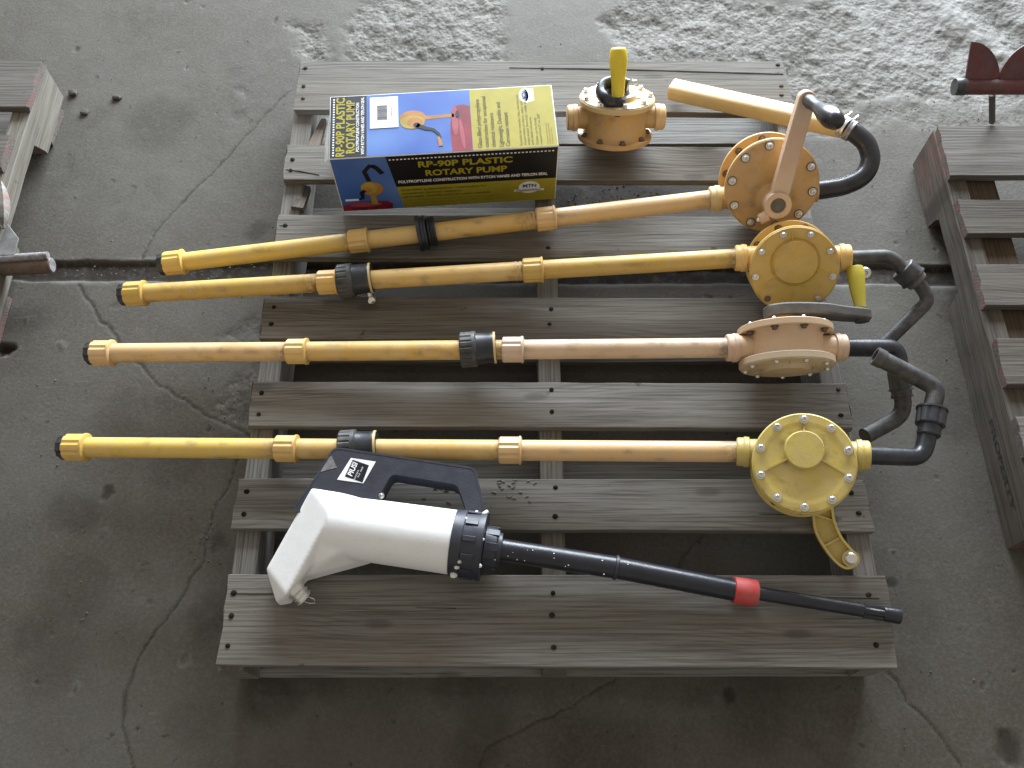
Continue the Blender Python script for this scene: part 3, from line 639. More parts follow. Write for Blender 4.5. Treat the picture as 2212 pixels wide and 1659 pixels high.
def pump_head(root, F, A, X, rad, L, mats, e=0.0, n=10, front='boss', rear_nuts=True, boltm=BOLT, rot=0.0, missing=(), port_r=0.0235, collars=(-1, 1), ft=0.0085, bw=0.78):
    """F = centre of the front cover rim, A = its outward normal, X = port direction; e = how far the shaft axis sits off the cover centre"""
    body, cover, port = mats; M = frame(F, A, X)      # origin at cover centre
    a = MB(); w = L-0.008
    a.lathe([(-L+ft-0.002, rad*(bw+0.05)), (-L+ft+0.004, rad*bw), (-ft-0.004, rad*bw), (-ft+0.002, rad*(bw+0.05))], M, 56)
    for s_ in (-1, 1):
        Mp = M @ Matrix.Translation((0, e, -L/2)) @ Matrix.Rotation(s_*math.pi/2, 4, 'Y')
        a.lathe([(rad*0.35, 0.0215), (rad+0.004, 0.0205)], Mp, 32)
    a.build('body', body, root)
    for s_ in collars:
        Mp = M @ Matrix.Translation((0, e, -L/2)) @ Matrix.Rotation(s_*math.pi/2, 4, 'Y')
        a = MB(); a.lathe([(rad+0.002, 0.0205), (rad+0.003, port_r), (rad+0.010, port_r+0.0008), (rad+0.012, port_r-0.0008), (rad+0.020, port_r-0.001), (rad+0.022, port_r-0.003), (rad+0.022, 0.012)], Mp, 36); a.build('port_collar', port, root)
    # two flanges
    a = MB(); a.lathe([(-ft, rad*0.6), (-ft, rad-0.0006), (-ft+0.0007, rad), (-0.0012, rad), (0.0, rad-0.0014), (0.0, rad*0.6)], M, 72); a.build('front_flange', cover, root)
    a = MB(); a.lathe([(-L, rad*0.5), (-L, rad-0.0012), (-L+0.001, rad), (-L+ft-0.0013, rad), (-L+ft-0.0005, rad-0.0006), (-L+ft-0.0005, rad*0.6)], M, 72); a.build('rear_flange', body, root)
    # cover
    c = MB(); Me = M @ Matrix.Translation((0, e, 0))
    if front == 'boss':
        c.lathe([(0.0, rad*0.985), (0.0018, rad*0.97), (0.0018, rad*0.92), (0.0018, rad*0.88), (0.0018, rad*0.84), (0.0018, rad*0.80), (0.0006, rad*0.76)]+[(0.0006, rad*0.76*(1-k/14)) for k in range(1, 14)]+[(0.0006, 0.0)], M, 72, caps=False)
        c.lathe([(0.0, rad*0.40), (0.009, rad*0.375), (0.0105, rad*0.36), (0.0105, 0.0)], Me, 48, caps=False)
        for k in range(3):
            an = R(90+120*k+rot*57.3); Mr = Me @ Matrix.Rotation(an, 4, 'Z'); reach = rad*0.75-(e*math.sin(an))
            c.add([(rad*0.3, -0.0015, 0), (reach, -0.0015, 0), (reach, 0.0015, 0), (rad*0.3, 0.0015, 0), (rad*0.3, -0.0012, 0.0085), (reach, -0.0012, 0.0018), (reach, 0.0012, 0.0018), (rad*0.3, 0.0012, 0.0085)],
                  [(0, 1, 5, 4), (2, 3, 7, 6), (4, 5, 6, 7), (1, 2, 6, 5)], Mr)
    elif front == 'shaft':
        c.lathe([(0.0, rad*0.985), (0.0012, rad*0.97)]+[(0.0012, rad*0.97*(1-k/20)) for k in range(1, 20)]+[(0.0012, 0.0)], M, 72, caps=False)
        c.lathe([(0.0, 0.030), (0.006, 0.026), (0.010, 0.022), (0.030, 0.017), (0.034, 0.014), (0.034, 0.0)], Me, 36, caps=False)
    elif front == 'low':
        c.lathe([(0.0, rad*0.985), (0.0016, rad*0.97)]+[(0.0016, rad*0.97*(1-k/20)) for k in range(1, 20)]+[(0.0016, 0.0)], M, 72, caps=False)
        c.lathe([(0.0, rad*0.58), (0.0030, rad*0.55), (0.0014, rad*0.52), (0.0085, rad*0.48), (0.0085, 0.0)], Me, 48, caps=False)
        for k in range(3):
            an = R(100+120*k); Mr = Me @ Matrix.Rotation(an, 4, 'Z'); c.box((rad*0.60, 0, 0.002), (rad*0.24, 0.0025, 0.003), Mr)
    co_ = c.build('cover', cover, root); Mi_ = M.inverted()
    def g2(q):
        p = Mi_ @ q; r_ = math.hypot(p.x, p.y)/rad; rb = math.hypot(p.x, p.y-e)/rad; an_ = math.atan2(p.y, p.x)
        n_ = float(vnoise(np.array([p.x*70+40]), np.array([p.y*70+90]))[0])
        bolt_ = max(0, math.cos((an_-rot)*n-math.pi))**4*math.exp(-((r_-0.87)/0.09)**2)
        return 0.8*bolt_+0.5*math.exp(-((rb-0.43)/0.05)**2)*n_+0.9*max(0, n_-0.68)+0.35*(r_ > 0.93)*n_
    grime(co_, g2)
    for k in range(n):
        an = 2*math.pi*(k+0.5)/n+rot
        if k in missing:
            h = MB(); h.lathe([(0.0019, 0.0058), (0.0021, 0.0058), (0.0021, 0.0)], M @ Matrix.Translation((rad*0.87*math.cos(an), rad*0.87*math.sin(an), 0)), 14, caps=False); h.build('bolt_hole', RUSTY, root); continue
        put('bolt', boltm, M @ Matrix.Translation((rad*0.87*math.cos(an), rad*0.87*math.sin(an), 0.0018)), root)
        if front == 'shaft': put('washer', WASH, M @ Matrix.Translation((rad*0.87*math.cos(an), rad*0.87*math.sin(an), 0.0014)), root)
        if rear_nuts:
            put('nut', NUT, M @ Matrix.Translation((rad*0.87*math.cos(an), rad*0.87*math.sin(an), -L+ft-0.0005)), root)
    return M, Me

# ---------------------------------------------------------------- top pump with hose
def pump_one():
    F = at(1668, 402, 0.232); A = Vector((-0.031, -0.779, 0.626)).normalized(); L = 0.066
    lt = at(352, 571, 0.138)
    X = (at(1775, 421, 0.21)-at(1550, 445, 0.205)).normalized(); M0 = frame(F, A, X); e = -0.023
    C = M0 @ Vector((0, e, -L/2)); Xr = (M0.to_3x3() @ Vector((1, 0, 0)))
    root = thing('rotary_hand_pump', 'faded amber hand pump with curved black hose and pale crank', 'pump', (0.3, 0.8, DK), 'yellow drum pumps laid out on the pallet')
    M, Me = pump_head(root, F, A, X, 0.083, L, (Y_OCHRE, Y_OCHRE, Y_PALE), e, 10, 'shaft', boltm=BOLT, rot=0.1, collars=(-1,), bw=0.74)
    rend = C-Xr*0.098
    tube_run(root, lt, rend, [0.338, 0.678], [Y_BRIGHT, Y_AMBER, Y_FADED], (0.462, 'thin'), (0.678, 4))
    # crank arm stands off the cover
    P = Me @ Vector((0, 0, 0.046)); N = A
    tip = at_plane(1745, 216, P, N); Ma = frame(P, A, tip-P); ln = (tip-P).length
    b = MB()
    out = []
    for k in range(15): a_ = R(40+k*20); out.append((0.0225*math.cos(a_), 0.0225*math.sin(a_)))
    out.append((0.026, -0.0150))
    for k in range(11): a_ = R(-90+k*18); out.append((ln+0.0145*math.cos(a_), 0.0145*math.sin(a_)))
    out.append((0.026, 0.0150))
    b.prism(out, -0.022, 0.0, Ma); b.build('crank_arm', Y_PINK, root, 30, 0.0025)
    b = MB(); b.lathe([(-0.02, 0.023), (0.0035, 0.023), (0.0035, 0.0135), (-0.001, 0.0125)], Ma, 36, caps=False); b.build('crank_hub', Y_PINK, root)
    b = MB(); b.lathe([(-0.03, 0.010), (0.0005, 0.0132), (0.0005, 0.0)], Ma, 28, caps=False); b.build('shaft_end', GRAYARM, root)
    Q = Ma @ Vector((-0.022, 0.010, -0.008)); d = Ma.to_3x3() @ Vector((-0.7, 0.9, 0)); b = MB(); b.lathe([(0, 0.011), (0.014, 0.010), (0.016, 0.008)], frame(Q, d), 20); b.build('clamp_boss', Y_PINK, root)
    put('set_screw', BOLT_S, frame(Q+d.normalized()*0.016, d), root)
    g0 = tip+A*0.002; g1 = at(1812, 266, g0.z+0.070); d = g1-g0; k = d.length
    b = MB(); b.lathe([(0, 0.010), (k*0.1, 0.0115), (k*0.3, 0.0095), (k*0.42, 0.0115), (k*0.6, 0.0155), (k*0.78, 0.0172), (k*0.92, 0.0140), (k, 0.007)], frame(g0, d), 32); b.build('crank_grip', RUBBER, root, 60)
    # hose
    s0 = C+Xr*0.055
    pts = [s0, at(1790, 408, 0.205), at(1832, 398, 0.208), at(1866, 378, 0.215), at(1880, 346, 0.225), at(1872, 312, 0.235), at(1850, 290, 0.24), at(1828, 277, 0.242)]
    b = MB(); b.tube(smooth_path(pts, 8), 0.0170, 28); b.build('hose', RUBBER, root, 60)
    for i, (px, py) in enumerate(((1836, 282), (1822, 274))):
        q = at(px, py, 0.242); d = at(1836, 282, 0.242)-at(1815, 270, 0.242)
        b = MB(); b.lathe([(-0.005, 0.0178), (-0.005, 0.0192), (-0.001, 0.0192), (0, 0.0186), (0.001, 0.0192), (0.005, 0.0192), (0.005, 0.0178)], frame(q, d), 32); b.build('hose_clamp', STEEL if i else ALUM, root)
        t = q+Vector((0.004, 0.0175, 0.006)); b = MB(); b.lathe([(-0.010, 0.0032), (0.010, 0.0032), (0.010, 0.0048), (0.014, 0.0048)], frame(t, (0.9, 0.25, 0.5)), 10); b.build('clamp_screw', STEEL, root)
    # flattened pale spout tube, open at its far end
    a0 = at(1828, 276, 0.242); a1 = at(1452, 193, 0.152); d = a1-a0; Mf = frame(a0, d, (0, 0, 1)); ll = d.length
    def sec(t, rx, ry):
        return [(rx*math.copysign(abs(math.cos(a))**0.55, math.cos(a)), ry*math.copysign(abs(math.sin(a))**0.55, math.sin(a)), t) for a in [2*math.pi*k/32 for k in range(32)]]
    vs = sec(0, .0165, .0175)+sec(ll*0.08, .0165, .0185)+sec(ll, .0165, .0195)+sec(ll, .0145, .0175)+sec(ll*0.3, .0145, .0165)
    fs = [(j*32+i, j*32+(i+1) % 32, (j+1)*32+(i+1) % 32, (j+1)*32+i) for j in range(4) for i in range(32)]+[tuple(range(4*32, 5*32))]
    b = MB(); b.add(vs, fs, Mf); b.build('spout_tube', Y_PALE, root, 50)
pump_one()

def spout(root, pts, r, mat, union=None, rr=0.02):
    b = MB(); path = rounded(pts, rr, 6); b.tube(path, r, 28); b.build('spout_pipe', mat, root, 50)

# ---------------------------------------------------------------- second pump
def pump_two():
    F = at(1716, 583, 0.222); A = Vector((-0.128, -0.708, 0.695)).normalized(); L = 0.064; e = 0.014
    X = (at(1829, 553, 0.2)-at(1605, 561, 0.2)).normalized(); M0 = frame(F, A, X)
    C = M0 @ Vector((0, e, -L/2)); Xr = M0.to_3x3() @ Vector((1, 0, 0))
    root = thing('rotary_hand_pump', 'mustard long pump with round cover up, next to the black hosed one', 'pump', (0.3, 0.62, DK), 'yellow drum pumps laid out on the pallet')
    pump_head(root, F, A, X, 0.0745, L, (Y_AMBER, Y_MUSTARD, Y_AMBER), e, 9, 'low', boltm=BOLT_S, rot=0.18, missing=(5,))
    tube_run(root, at(268, 636, 0.138), C-Xr*0.090, [0.322, 0.655], [Y_MUSTARD, Y_AMBER, Y_MUSTARD], (0.355, 'big', (806, 655, 0.13)), (0.655, 2))
    p0 = C+Xr*0.080; z = C.z
    path = [p0, at(1926, 553, z-0.005), at(1958, 592, z-0.02)]
    b = MB(); b.tube(rounded(path, 0.018, 6), 0.0118, 26); b.build('spout_pipe', BLK_D, root, 50)
    path = [at(1958, 592, z-0.02), at(1985, 612, z-0.03), at(2008, 648, z-0.045), at(1905, 748, z-0.075)]
    b = MB(); b.tube(rounded(path, 0.022, 6), 0.0118, 26); b.build('spout_elbow', BLK_D, root, 50)
    d = at(1990, 616, z-0.03)-at(1952, 584, z-0.02)
    b = MB(); gear(b, frame(at(1948, 580, z-0.02), d), 0.0225, 0, 0.024, 8, 0.0012); b.build('union_nut', BLK_D, root, 30)
    b = MB(); b.lathe([(0.022, 0.014), (0.024, 0.0195), (0.036, 0.0185), (0.040, 0.012)], frame(at(1948, 580, z-0.02), d), 26); b.build('union_collar', GRAYARM, root)
    # faint pale print on the lower pipe
    a = at(420, 628, 0.16); X2 = (at(520, 620, 0.16)-a).normalized(); ax = (C-Xr*0.090-at(268, 636, 0.138)).normalized()
    base = at(268, 636, 0.138); b = MB(); ln = (C-Xr*0.09-base).length
    U = (Vector((0, 0, 1))-ax*ax.z).normalized(); V = ax.cross(U)*-1
    n = (U*0.8+Vector((0, -0.6, 0))).normalized(); n = (n-ax*n.dot(ax)).normalized(); up_ = n.cross(ax)
    o = base+ax*(0.117*ln)+n*(PR+0.0005)
    Mt = frame(o, n, ax)
    for k in range(6):
        an = k*math.pi/3; b.prism([(0.004*math.cos(an)-0.0012*math.sin(an)*0, 0.004*math.sin(an)), (0.0085*math.cos(an+.25), 0.0065*math.sin(an+.25)), (0.0085*math.cos(an-.25), 0.0065*math.sin(an-.25))], 0, 0.0002, Mt)
    b.prism([(0.0035*math.cos(q), 0.003*math.sin(q)) for q in [k*math.pi/4 for k in range(8)]], 0, 0.0002, Mt)
    text_bm(b, 'ROTARY PUMP', Mt @ Matrix.Translation((0.02, -0.001, 0.0003)), 0.004, 0.0, width=0.04, height=0.0032)
    b.build('printed_mark', flat('faded_print', (0.62, 0.47, 0.26), 0.5), root, 0)
pump_two()

# ---------------------------------------------------------------- third pump, edge on
def pump_three():
    L = 0.066; z = 0.203
    A = Vector((0.0, -0.967, -0.254)).normalized(); mid = at(1697, 751, z)
    X = (at(1822, 752, z)-at(1590, 751, z)).normalized(); F = mid+A*L/2; M0 = frame(F, A, X); Xr = M0.to_3x3() @ Vector((1, 0, 0))
    root = thing('rotary_hand_pump', 'pale peach long pump lying edge-on with grey crank and yellow grip', 'pump', (0.3, 0.5, DK), 'yellow drum pumps laid out on the pallet')
    M, Me = pump_head(root, F, A, X, 0.0765, L, (Y_PEACH, Y_CHALK, Y_PINK), 0.0, 9, 'low', boltm=BOLT_S, rot=0.35, ft=0.0115)
    C = mid
    tube_run(root, at(197, 763, 0.142), C-Xr*0.094, [0.317, 0.655], [Y_FADED, Y_AMBER, Y_PEACH], (0.59, 'big'))
    # drive side, away from the viewer: bolt heads, boss, grey crank and grip
    B0 = F-A*L
    for k in range(9):
        an = 2*math.pi*(k+0.5)/9+0.35
        put('bolt', BOLT_S, frame(B0+M.to_3x3() @ Vector((0.0765*0.87*math.cos(an), 0.0765*0.87*math.sin(an), 0)), -A), root)
    b = MB(); b.lathe([(0, 0.034), (0.006, 0.030), (0.012, 0.024), (0.018, 0.020), (0.018, 0.0)], frame(B0, -A), 36, caps=False); b.build('shaft_boss', Y_OCHRE, root)
    Ma = frame(B0-A*0.018, -A, Xr)
    up2 = 1 if (Ma.to_3x3() @ Vector((0, 1, 0))).z > 0 else -1
    pts = [(-0.030, 0.020), (0.0, 0.034), (0.06, 0.030), (0.10, 0.012), (0.145, -0.004), (0.150, -0.022), (0.135, -0.032), (0.095, -0.026), (0.055, -0.012), (0.0, -0.02), (-0.030, -0.012)]
    pts = smooth_path([Vector((x, y*up2, 0)) for x, y in pts]+[Vector((pts[0][0], pts[0][1]*up2, 0))], 5)[:-1]
    b = MB(); b.prism([(p.x, p.y) for p in pts], 0.0, 0.018, Ma); b.build('crank_arm', GRAYARM, root, 40, 0.003)
    E = Ma @ Vector((0.136, -0.017*up2, 0.009)); top = at(1846, 578, E.z+0.018); d = top-E; k = d.length
    b = MB(); b.lathe([(-0.012, 0.012), (0.010, 0.012), (0.012, 0.008)], frame(E, d), 20); b.build('grip_socket', BLK_D, root)
    b = MB(); b.lathe([(0.012, 0.0095), (0.022, 0.0100), (k*0.4, 0.0115), (k*0.75, 0.0142), (k-0.004, 0.0148), (k, 0.0135), (k, 0.0)], frame(E, d), 28, caps=False); b.build('crank_grip', plastic('grip_olive_yellow', (0.50, 0.42, 0.03), (0.45, 0.36, 0.02), 0.5, amt=0.15, dust=0.1), root)
    q = at(1868, 590, E.z+0.01); b = MB(); b.lathe([(-0.004, 0.010), (0.004, 0.010), (0.006, 0.0085), (0.006, 0.004), (0.002, 0.003)], frame(q, (-0.1, -0.5, 0.85)), 20); b.build('grip_bolt', STEEL, root)
    # spout
    p0 = C+Xr*0.085; z = C.z
    b = MB(); b.tube(rounded([p0, at(1935, 752, z-0.01), at(1944, 800, z-0.025)], 0.03, 8), 0.0150, 26); b.build('spout_pipe', BLK, root, 50)
    a = at(1941, 800, z-0.03); c = at(1950, 865, z-0.06)
    b = MB(); gear(b, frame(a, c-a), 0.0185, 0, 0.030, 9, 0.0018); gear(b, frame(a+(c-a)*0.55, c-a), 0.0165, 0, 0.014, 7, 0.0015); b.build('union_nut', BLK_D, root, 30)
    b = MB(); b.tube(rounded([a, at(1955, 895, z-0.07), at(1868, 942, z-0.062)], 0.028, 8), 0.0135, 26); b.build('spout_end', BLK_D, root, 50)
pump_three()

# ---------------------------------------------------------------- fourth pump, nearest
def pump_four():
    L = 0.066; F = at(1737, 1000, 0.238); A = Vector((-0.21, -0.22, 0.95)).normalized(); e = 0.019
    X = (at(1850, 981, 0.205)-at(1605, 967, 0.205)).normalized(); M0 = frame(F, A, X)
    C = M0 @ Vector((0, e, -L/2)); Xr = M0.to_3x3() @ Vector((1, 0, 0))
    root = thing('rotary_hand_pump', 'lemon yellow long pump with three-ribbed round cover and curved crank beneath', 'pump', (0.38, 0.3, DK), 'yellow drum pumps laid out on the pallet')
    M, Me = pump_head(root, F, A, X, 0.0765, L, (Y_OLD, Y_OLD, Y_OLD), e, 10, 'boss', boltm=BOLT, rot=0.0)
    tube_run(root, at(138, 966, 0.145), C-Xr*0.092, [0.322, 0.652], [Y_BRIGHT, Y_AMBER, Y_FADED], (0.418, 'big'))
    # crank under the pump: a curved channel with raised rims
    P = F-A*(L+0.022); Mk = frame(P, A, X); inv = Mk.inverted()
    loc = lambda px, py: tuple((inv @ at_plane(px, py, P, A))[:2])
    outl = [loc(*q) for q in ((1720, 1020), (1748, 1075), (1757, 1110), (1762, 1145), (1780, 1180), (1805, 1212), (1828, 1227), (1848, 1221), (1854, 1206), (1841, 1190), (1817, 1160), (1802, 1125), (1795, 1085), (1775, 1030))]
    sm = [(p.x, p.y) for p in smooth_path([Vector((*p, 0)) for p in outl+[outl[0]]], 5)[:-1]]
    b = MB(); b.prism(sm, -0.014, -0.010, Mk); b.ribbon(sm, 0.0038, -0.014, 0.0, Mk, True)
    for i, j in ((2, 11), (4, 10), (6, 8)):
        b.ribbon([outl[i], outl[j]], 0.003, -0.012, -0.003, Mk)
    b.build('crank_arm', Y_OLD, root, 30)
    t = loc(1838, 1207); b = MB(); b.lathe([(-0.014, 0.013), (0.001, 0.013), (0.001, 0.009), (-0.002, 0.0085)], Mk @ Matrix.Translation((*t, 0)), 26, caps=False); b.build('crank_eye', Y_OLD, root)
    b = MB(); b.lathe([(-0.004, 0.0095), (0.003, 0.0095), (0.005, 0.007), (0.005, 0)], Mk @ Matrix.Translation((*t, 0)), 24, caps=False); b.build('crank_bolt', STEEL, root)
    b = MB(); b.lathe([(-0.040, 0.011), (-0.014, 0.0115)], Mk @ Matrix.Translation((*t, 0)), 24); b.build('crank_grip', Y_BRIGHT, root)
    b = MB(); b.lathe([(-0.034, 0.020), (0.024, 0.024)], Mk @ Matrix.Translation((0, e, 0)), 30); b.build('shaft_hub', Y_OLD, root)
    # spout
    z = C.z; p0 = C+Xr*0.080
    b = MB(); b.tube(rounded([p0, at(1992, 988, z-0.005), at(2010, 915, z+0.005)], 0.02, 6), 0.0140, 26); b.build('spout_pipe', BLK, root, 50)
    a = at(2008, 925, z+0.004); c = at(2014, 880, z+0.008); d = c-a
    b = MB(); gear(b, frame(a, d), 0.0225, 0.004, 0.030, 9, 0.002); b.build('union_nut', BLK, root, 30)
    b = MB(); b.lathe([(-0.014, 0.0150), (-0.012, 0.0172), (0.004, 0.0172), (0.004, 0.012)], frame(a, d), 28); b.build('union_collar', BLK, root)
    b = MB(); q1 = at(1893, 770, z+0.024); b.tube(rounded([c, at(2024, 838, z+0.012), q1], 0.024, 6), 0.0138, 28, caps=False); b.build('spout_end', BLK_D, root, 50)
    dd = (q1-at(2024, 838, z+0.012)).normalized(); b = MB(); b.lathe([(-0.012, 0.0138), (-0.012, 0.0152), (0.003, 0.0152), (0.003, 0.0115), (-0.03, 0.0112), (-0.03, 0.0)], frame(q1, dd), 28, caps=False); b.build('spout_mouth', BLK_D, root)
pump_four()

# ---------------------------------------------------------------- small pump with upright grip
def pump_small():
    L = 0.078; rad = 0.071; th = R(27); A = Vector((0, math.sin(th), math.cos(th))); X = Vector((1, 0.02, 0))
    lowc = at(1327, 296, DK+0.030); F = lowc+A*L; z1 = F.z
    root = thing('rotary_hand_pump', 'short amber hand pump with bright yellow crank grip and no pipe, beside the box', 'pump', (lowc.x, lowc.y, DK), 'yellow drum pumps laid out on the pallet')
    M, Me = pump_head(root, F, A, X, rad, L, (Y_OCHRE, Y_PALE, Y_FADED), 0.0, 9, 'low', boltm=BOLT, rot=0.3, port_r=0.0245, ft=0.010, bw=0.83)
    b = MB(); b.lathe([(0.002, 0.030), (0.008, 0.024), (0.026, 0.018), (0.030, 0.014)], M, 30); b.build('shaft_hub', GRAYARM, root)
    # dark S-shaped arm: from the hub back and then forward to the grip socket
    foot = at(1334, 232, z1+0.016)
    hub = F+A*0.024+Vector((-0.004, 0.006, 0))
    za = hub.z+0.012; pts = [at(1358, 184, za), at(1332, 176, za), at(1305, 182, za), at(1298, 200, za), at(1310, 216, za+0.002), foot]
    b = MB(); b.tube(smooth_path(pts, 6), 0.0098, 16, 1.25); b.build('crank_arm', BLK, root, 60)
    b = MB(); b.lathe([(-0.012, 0.0165), (0.018, 0.0150), (0.022, 0.010)], frame(foot, A), 22); b.build('grip_socket', BLK, root)
    put('bolt', BOLT, frame(pts[0]+Vector((0.008, 0, 0.006)), (1, 0.1, 0.4)), root)
    top = at(1336, 104, foot.z+0.085); s0 = foot+A*0.014; d = top-s0; k = d.length
    b = MB(); b.lathe([(0, 0.0105), (k*0.15, 0.0115), (k*0.4, 0.0130), (k*0.65, 0.0158), (k*0.82, 0.0165), (k*0.95, 0.0150), (k, 0.0125), (k, 0.0)], frame(s0, d), 32, caps=False); b.build('crank_grip', Y_GRIP, root, 60)
    b = MB(); b.lathe([(0, 0.009), (0.0008, 0.009), (0.0008, 0)], frame(top, d), 20, caps=False); b.build('grip_end_plug', Y_OCHRE, root)
pump_small()

# ---------------------------------------------------------------- printed carton
def carton():
    O = Vector((-0.3835, 0.8345, DK+0.0006)); W, D, H = 0.4025, 0.1435, 0.1495; an = R(4.0)
    root = thing('pump_carton', 'printed blue black and yellow pump box lying beside the small upright pump', 'box', O)
    Rz = Matrix.Translation(O) @ Matrix.Rotation(an, 4, 'Z')
    b = MB(); b.prism([(0, 0), (W, 0), (W, D), (0, D)], 0, H, Rz); b.build('carton_body', CARD, root, 30, 0.0012)
    top = Rz @ Matrix.Translation((0, 0, H)); front = Rz @ Matrix(((1, 0, 0, 0), (0, 0, -1, 0), (0, 1, 0, 0), (0, 0, 0, 1)))
    left = Rz @ Matrix(((0, 0, -1, 0), (-1, 0, 0, D), (0, 1, 0, 0), (0, 0, 0, 1))); right = Rz @ Matrix(((0, 0, 1, W), (1, 0, 0, 0), (0, 1, 0, 0), (0, 0, 0, 1)))
    def sheet(F, x0, y0, x1, y1, lay, mat, name, skew=0):
        b = MB(); b.prism([(x0, y0), (x1, y0), (x1+skew, y1), (x0+skew, y1)], 0.0001, 0.0002+0.00012*lay, F); return b.build(name, mat, root, 0)
    def shape(F, pts, lay, mat, name):
        b = MB()
        for p in (pts if isinstance(pts[0][0], (list, tuple)) else [pts]): b.prism(p, 0.0001, 0.0002+0.00012*lay, F)
        return b.build(name, mat, root, 0)
    ell = lambda cx, cy, rx, ry, n=28, rot=0: [(cx+rx*math.cos(t)*math.cos(rot)-ry*math.sin(t)*math.sin(rot), cy+rx*math.cos(t)*math.sin(rot)+ry*math.sin(t)*math.cos(rot)) for t in [2*math.pi*k/n for k in range(n)]]
    def band(line, wds):
        L_ = [Vector(p) for p in line]; l = []; r = []
        for i, p in enumerate(L_):
            d = (L_[min(i+1, len(L_)-1)]-L_[max(i-1, 0)]).normalized(); n = Vector((-d.y, d.x))*wds[min(i, len(wds)-1)]/2; l.append(tuple(p+n)); r.append(tuple(p-n))
        return l+r[::-1]
    m = 0.0016
    # --- top face; text runs up the face (rotated a quarter turn)
    sheet(top, m, m, 0.066, D-m, 1, INK_BLACK, 'title_panel'); sheet(top, 0.066, m, 0.252, D-m, 1, INK_BLUE, 'photo_panel'); sheet(top, 0.252, m, W-m, D-m, 1, INK_PANEL, 'description_panel')
    rot = lambda x, y, F=top, lay=2: F @ Matrix.Translation((x, y, 0.00035+0.0001*lay)) @ Matrix.Rotation(math.pi/2, 4, 'Z')
    b = MB()
    for k in range(23): b.add([(0.006, 0.006+k*0.0058, 0), (0.009, 0.006+k*0.0058, 0), (0.009, 0.009+k*0.0058, 0), (0.006, 0.009+k*0.0058, 0)], [(0, 1, 2, 3)], top @ Matrix.Translation((0, 0, 0.0005)))
    b.build('dotted_line', INK_WHITE, root, 0)
    b = MB(); text_bm(b, 'RP-90P PLASTIC', rot(0.0265, 0.004), 0.014, 0.03, width=0.135, height=0.0150); text_bm(b, 'ROTARY PUMP', rot(0.0445, 0.010), 0.014, 0.03, width=0.122, height=0.0150); b.build('lettering', INK_YELLOW, root, 0)
    b = MB(); text_bm(b, 'POLYPROPYLENE CONSTRUCTION', rot(0.0525, 0.013), 0.007, 0.02, width=0.112, height=0.0055); text_bm(b, 'WITH RYTON VANES AND TEFLON SEAL', rot(0.0615, 0.006), 0.007, 0.02, width=0.132, height=0.0055); b.build('lettering', INK_WHITE, root, 0)
    # picture: red drum, pump, pipe and crank
    shape(top, [(0.216, m), (0.2515, m), (0.2515, 0.103), (0.240, 0.108), (0.224, 0.106), (0.217, 0.090), (0.214, 0.05)], 2, INK_RED, 'drum_picture')
    shape(top, ell(0.2235, 0.072, 0.006, 0.034), 3, INK_RED2, 'drum_picture')
    shape(top, [ell(0.235, 0.040, 0.0035, 0.034, rot=0.08)], 3, INK_RED2, 'drum_picture')
    shape(top, [band([(0.128, 0.080), (0.175, 0.0815), (0.222, 0.0835)], [0.009, 0.008, 0.0075])], 3, INK_ORANGE, 'pipe_picture')
    shape(top, ell(0.148, 0.082, 0.024, 0.0175), 4, INK_ORANGE, 'pump_picture'); shape(top, ell(0.1475, 0.073, 0.022, 0.0155), 5, INK_GOLD, 'pump_picture'); shape(top, ell(0.152, 0.072, 0.014, 0.011), 6, INK_ORANGE, 'pump_picture')
    shape(top, [ell(0.155, 0.065, 0.006, 0.006), band([(0.155, 0.065), (0.170, 0.057), (0.184, 0.053), (0.193, 0.043), (0.196, 0.034)], [0.009, 0.008, 0.006, 0.005, 0.004])], 7, INK_BLACK, 'crank_picture')
    shape(top, [band([(0.1925, 0.036), (0.1965, 0.015)], [0.005, 0.007])], 8, INK_ORANGE, 'grip_picture'); shape(top, ell(0.228, 0.086, 0.003, 0.008), 8, INK_BLACK, 'bung_picture')
    # sticker with bar code
    sheet(top, 0.072, 0.063, 0.1225, 0.135, 9, INK_WHITE, 'barcode_sticker')
    b = MB(); x = 0.084; rr_ = random.Random(3); y = 0.081
    while y < 0.115:
        wd = rr_.choice((0.0006, 0.0010, 0.0015)); b.add([(0.085, y, 0), (0.103, y, 0), (0.103, y+wd, 0), (0.085, y+wd, 0)], [(0, 1, 2, 3)], top @ Matrix.Translation((0, 0, 0.0016))); y += wd+rr_.choice((0.0006, 0.0010))
    text_bm(b, '764440700', rot(0.1125, 0.087, lay=13), 0.004, 0.0, width=0.022, height=0.003)
    b.build('barcode', flat('ink_barcode', (0.16, 0.17, 0.2), 0.5), root, 0)
    b = MB(); xx = 0.2685
    for s_, wd in (('Glass-filled polypropylene', 0.112), ('construction for exceptional', 0.118), ('chemical resistance', 0.078), ('Lightweight, Durable and', 0.102), ('Corrosion resistant', 0.078)):
        text_bm(b, s_, rot(xx, 0.006), 0.0095, 0.012, width=wd, height=0.0078); xx += 0.0118 if s_ != 'chemical resistance' else 0.0138
    b.build('lettering', INK_DARK, root, 0)
    b = MB(); xx = 0.3395
    for s_ in ('Suitable for transfer thin, nonviscous', 'oil petroleum products, water and', 'water-based chemicals, mildly acidic', 'and alkali solutions.', '', 'Outlet can be freely', 'rotated from 0° to 360°'):
        if s_: text_bm(b, s_, rot(xx, 0.006), 0.0062, 0.006, width=0.0031*len(s_), height=0.0048)
        xx += 0.0066 if s_ else 0.002
    for s_ in ('Rotary pump for 55 gallon drums', 'Discharge hose adapter included', 'Telescopic suction tube'):
        xx += 0.0042; text_bm(b, s_, rot(xx, 0.006), 0.0036, 0.0)
    b.build('lettering', INK_MID, root, 0)
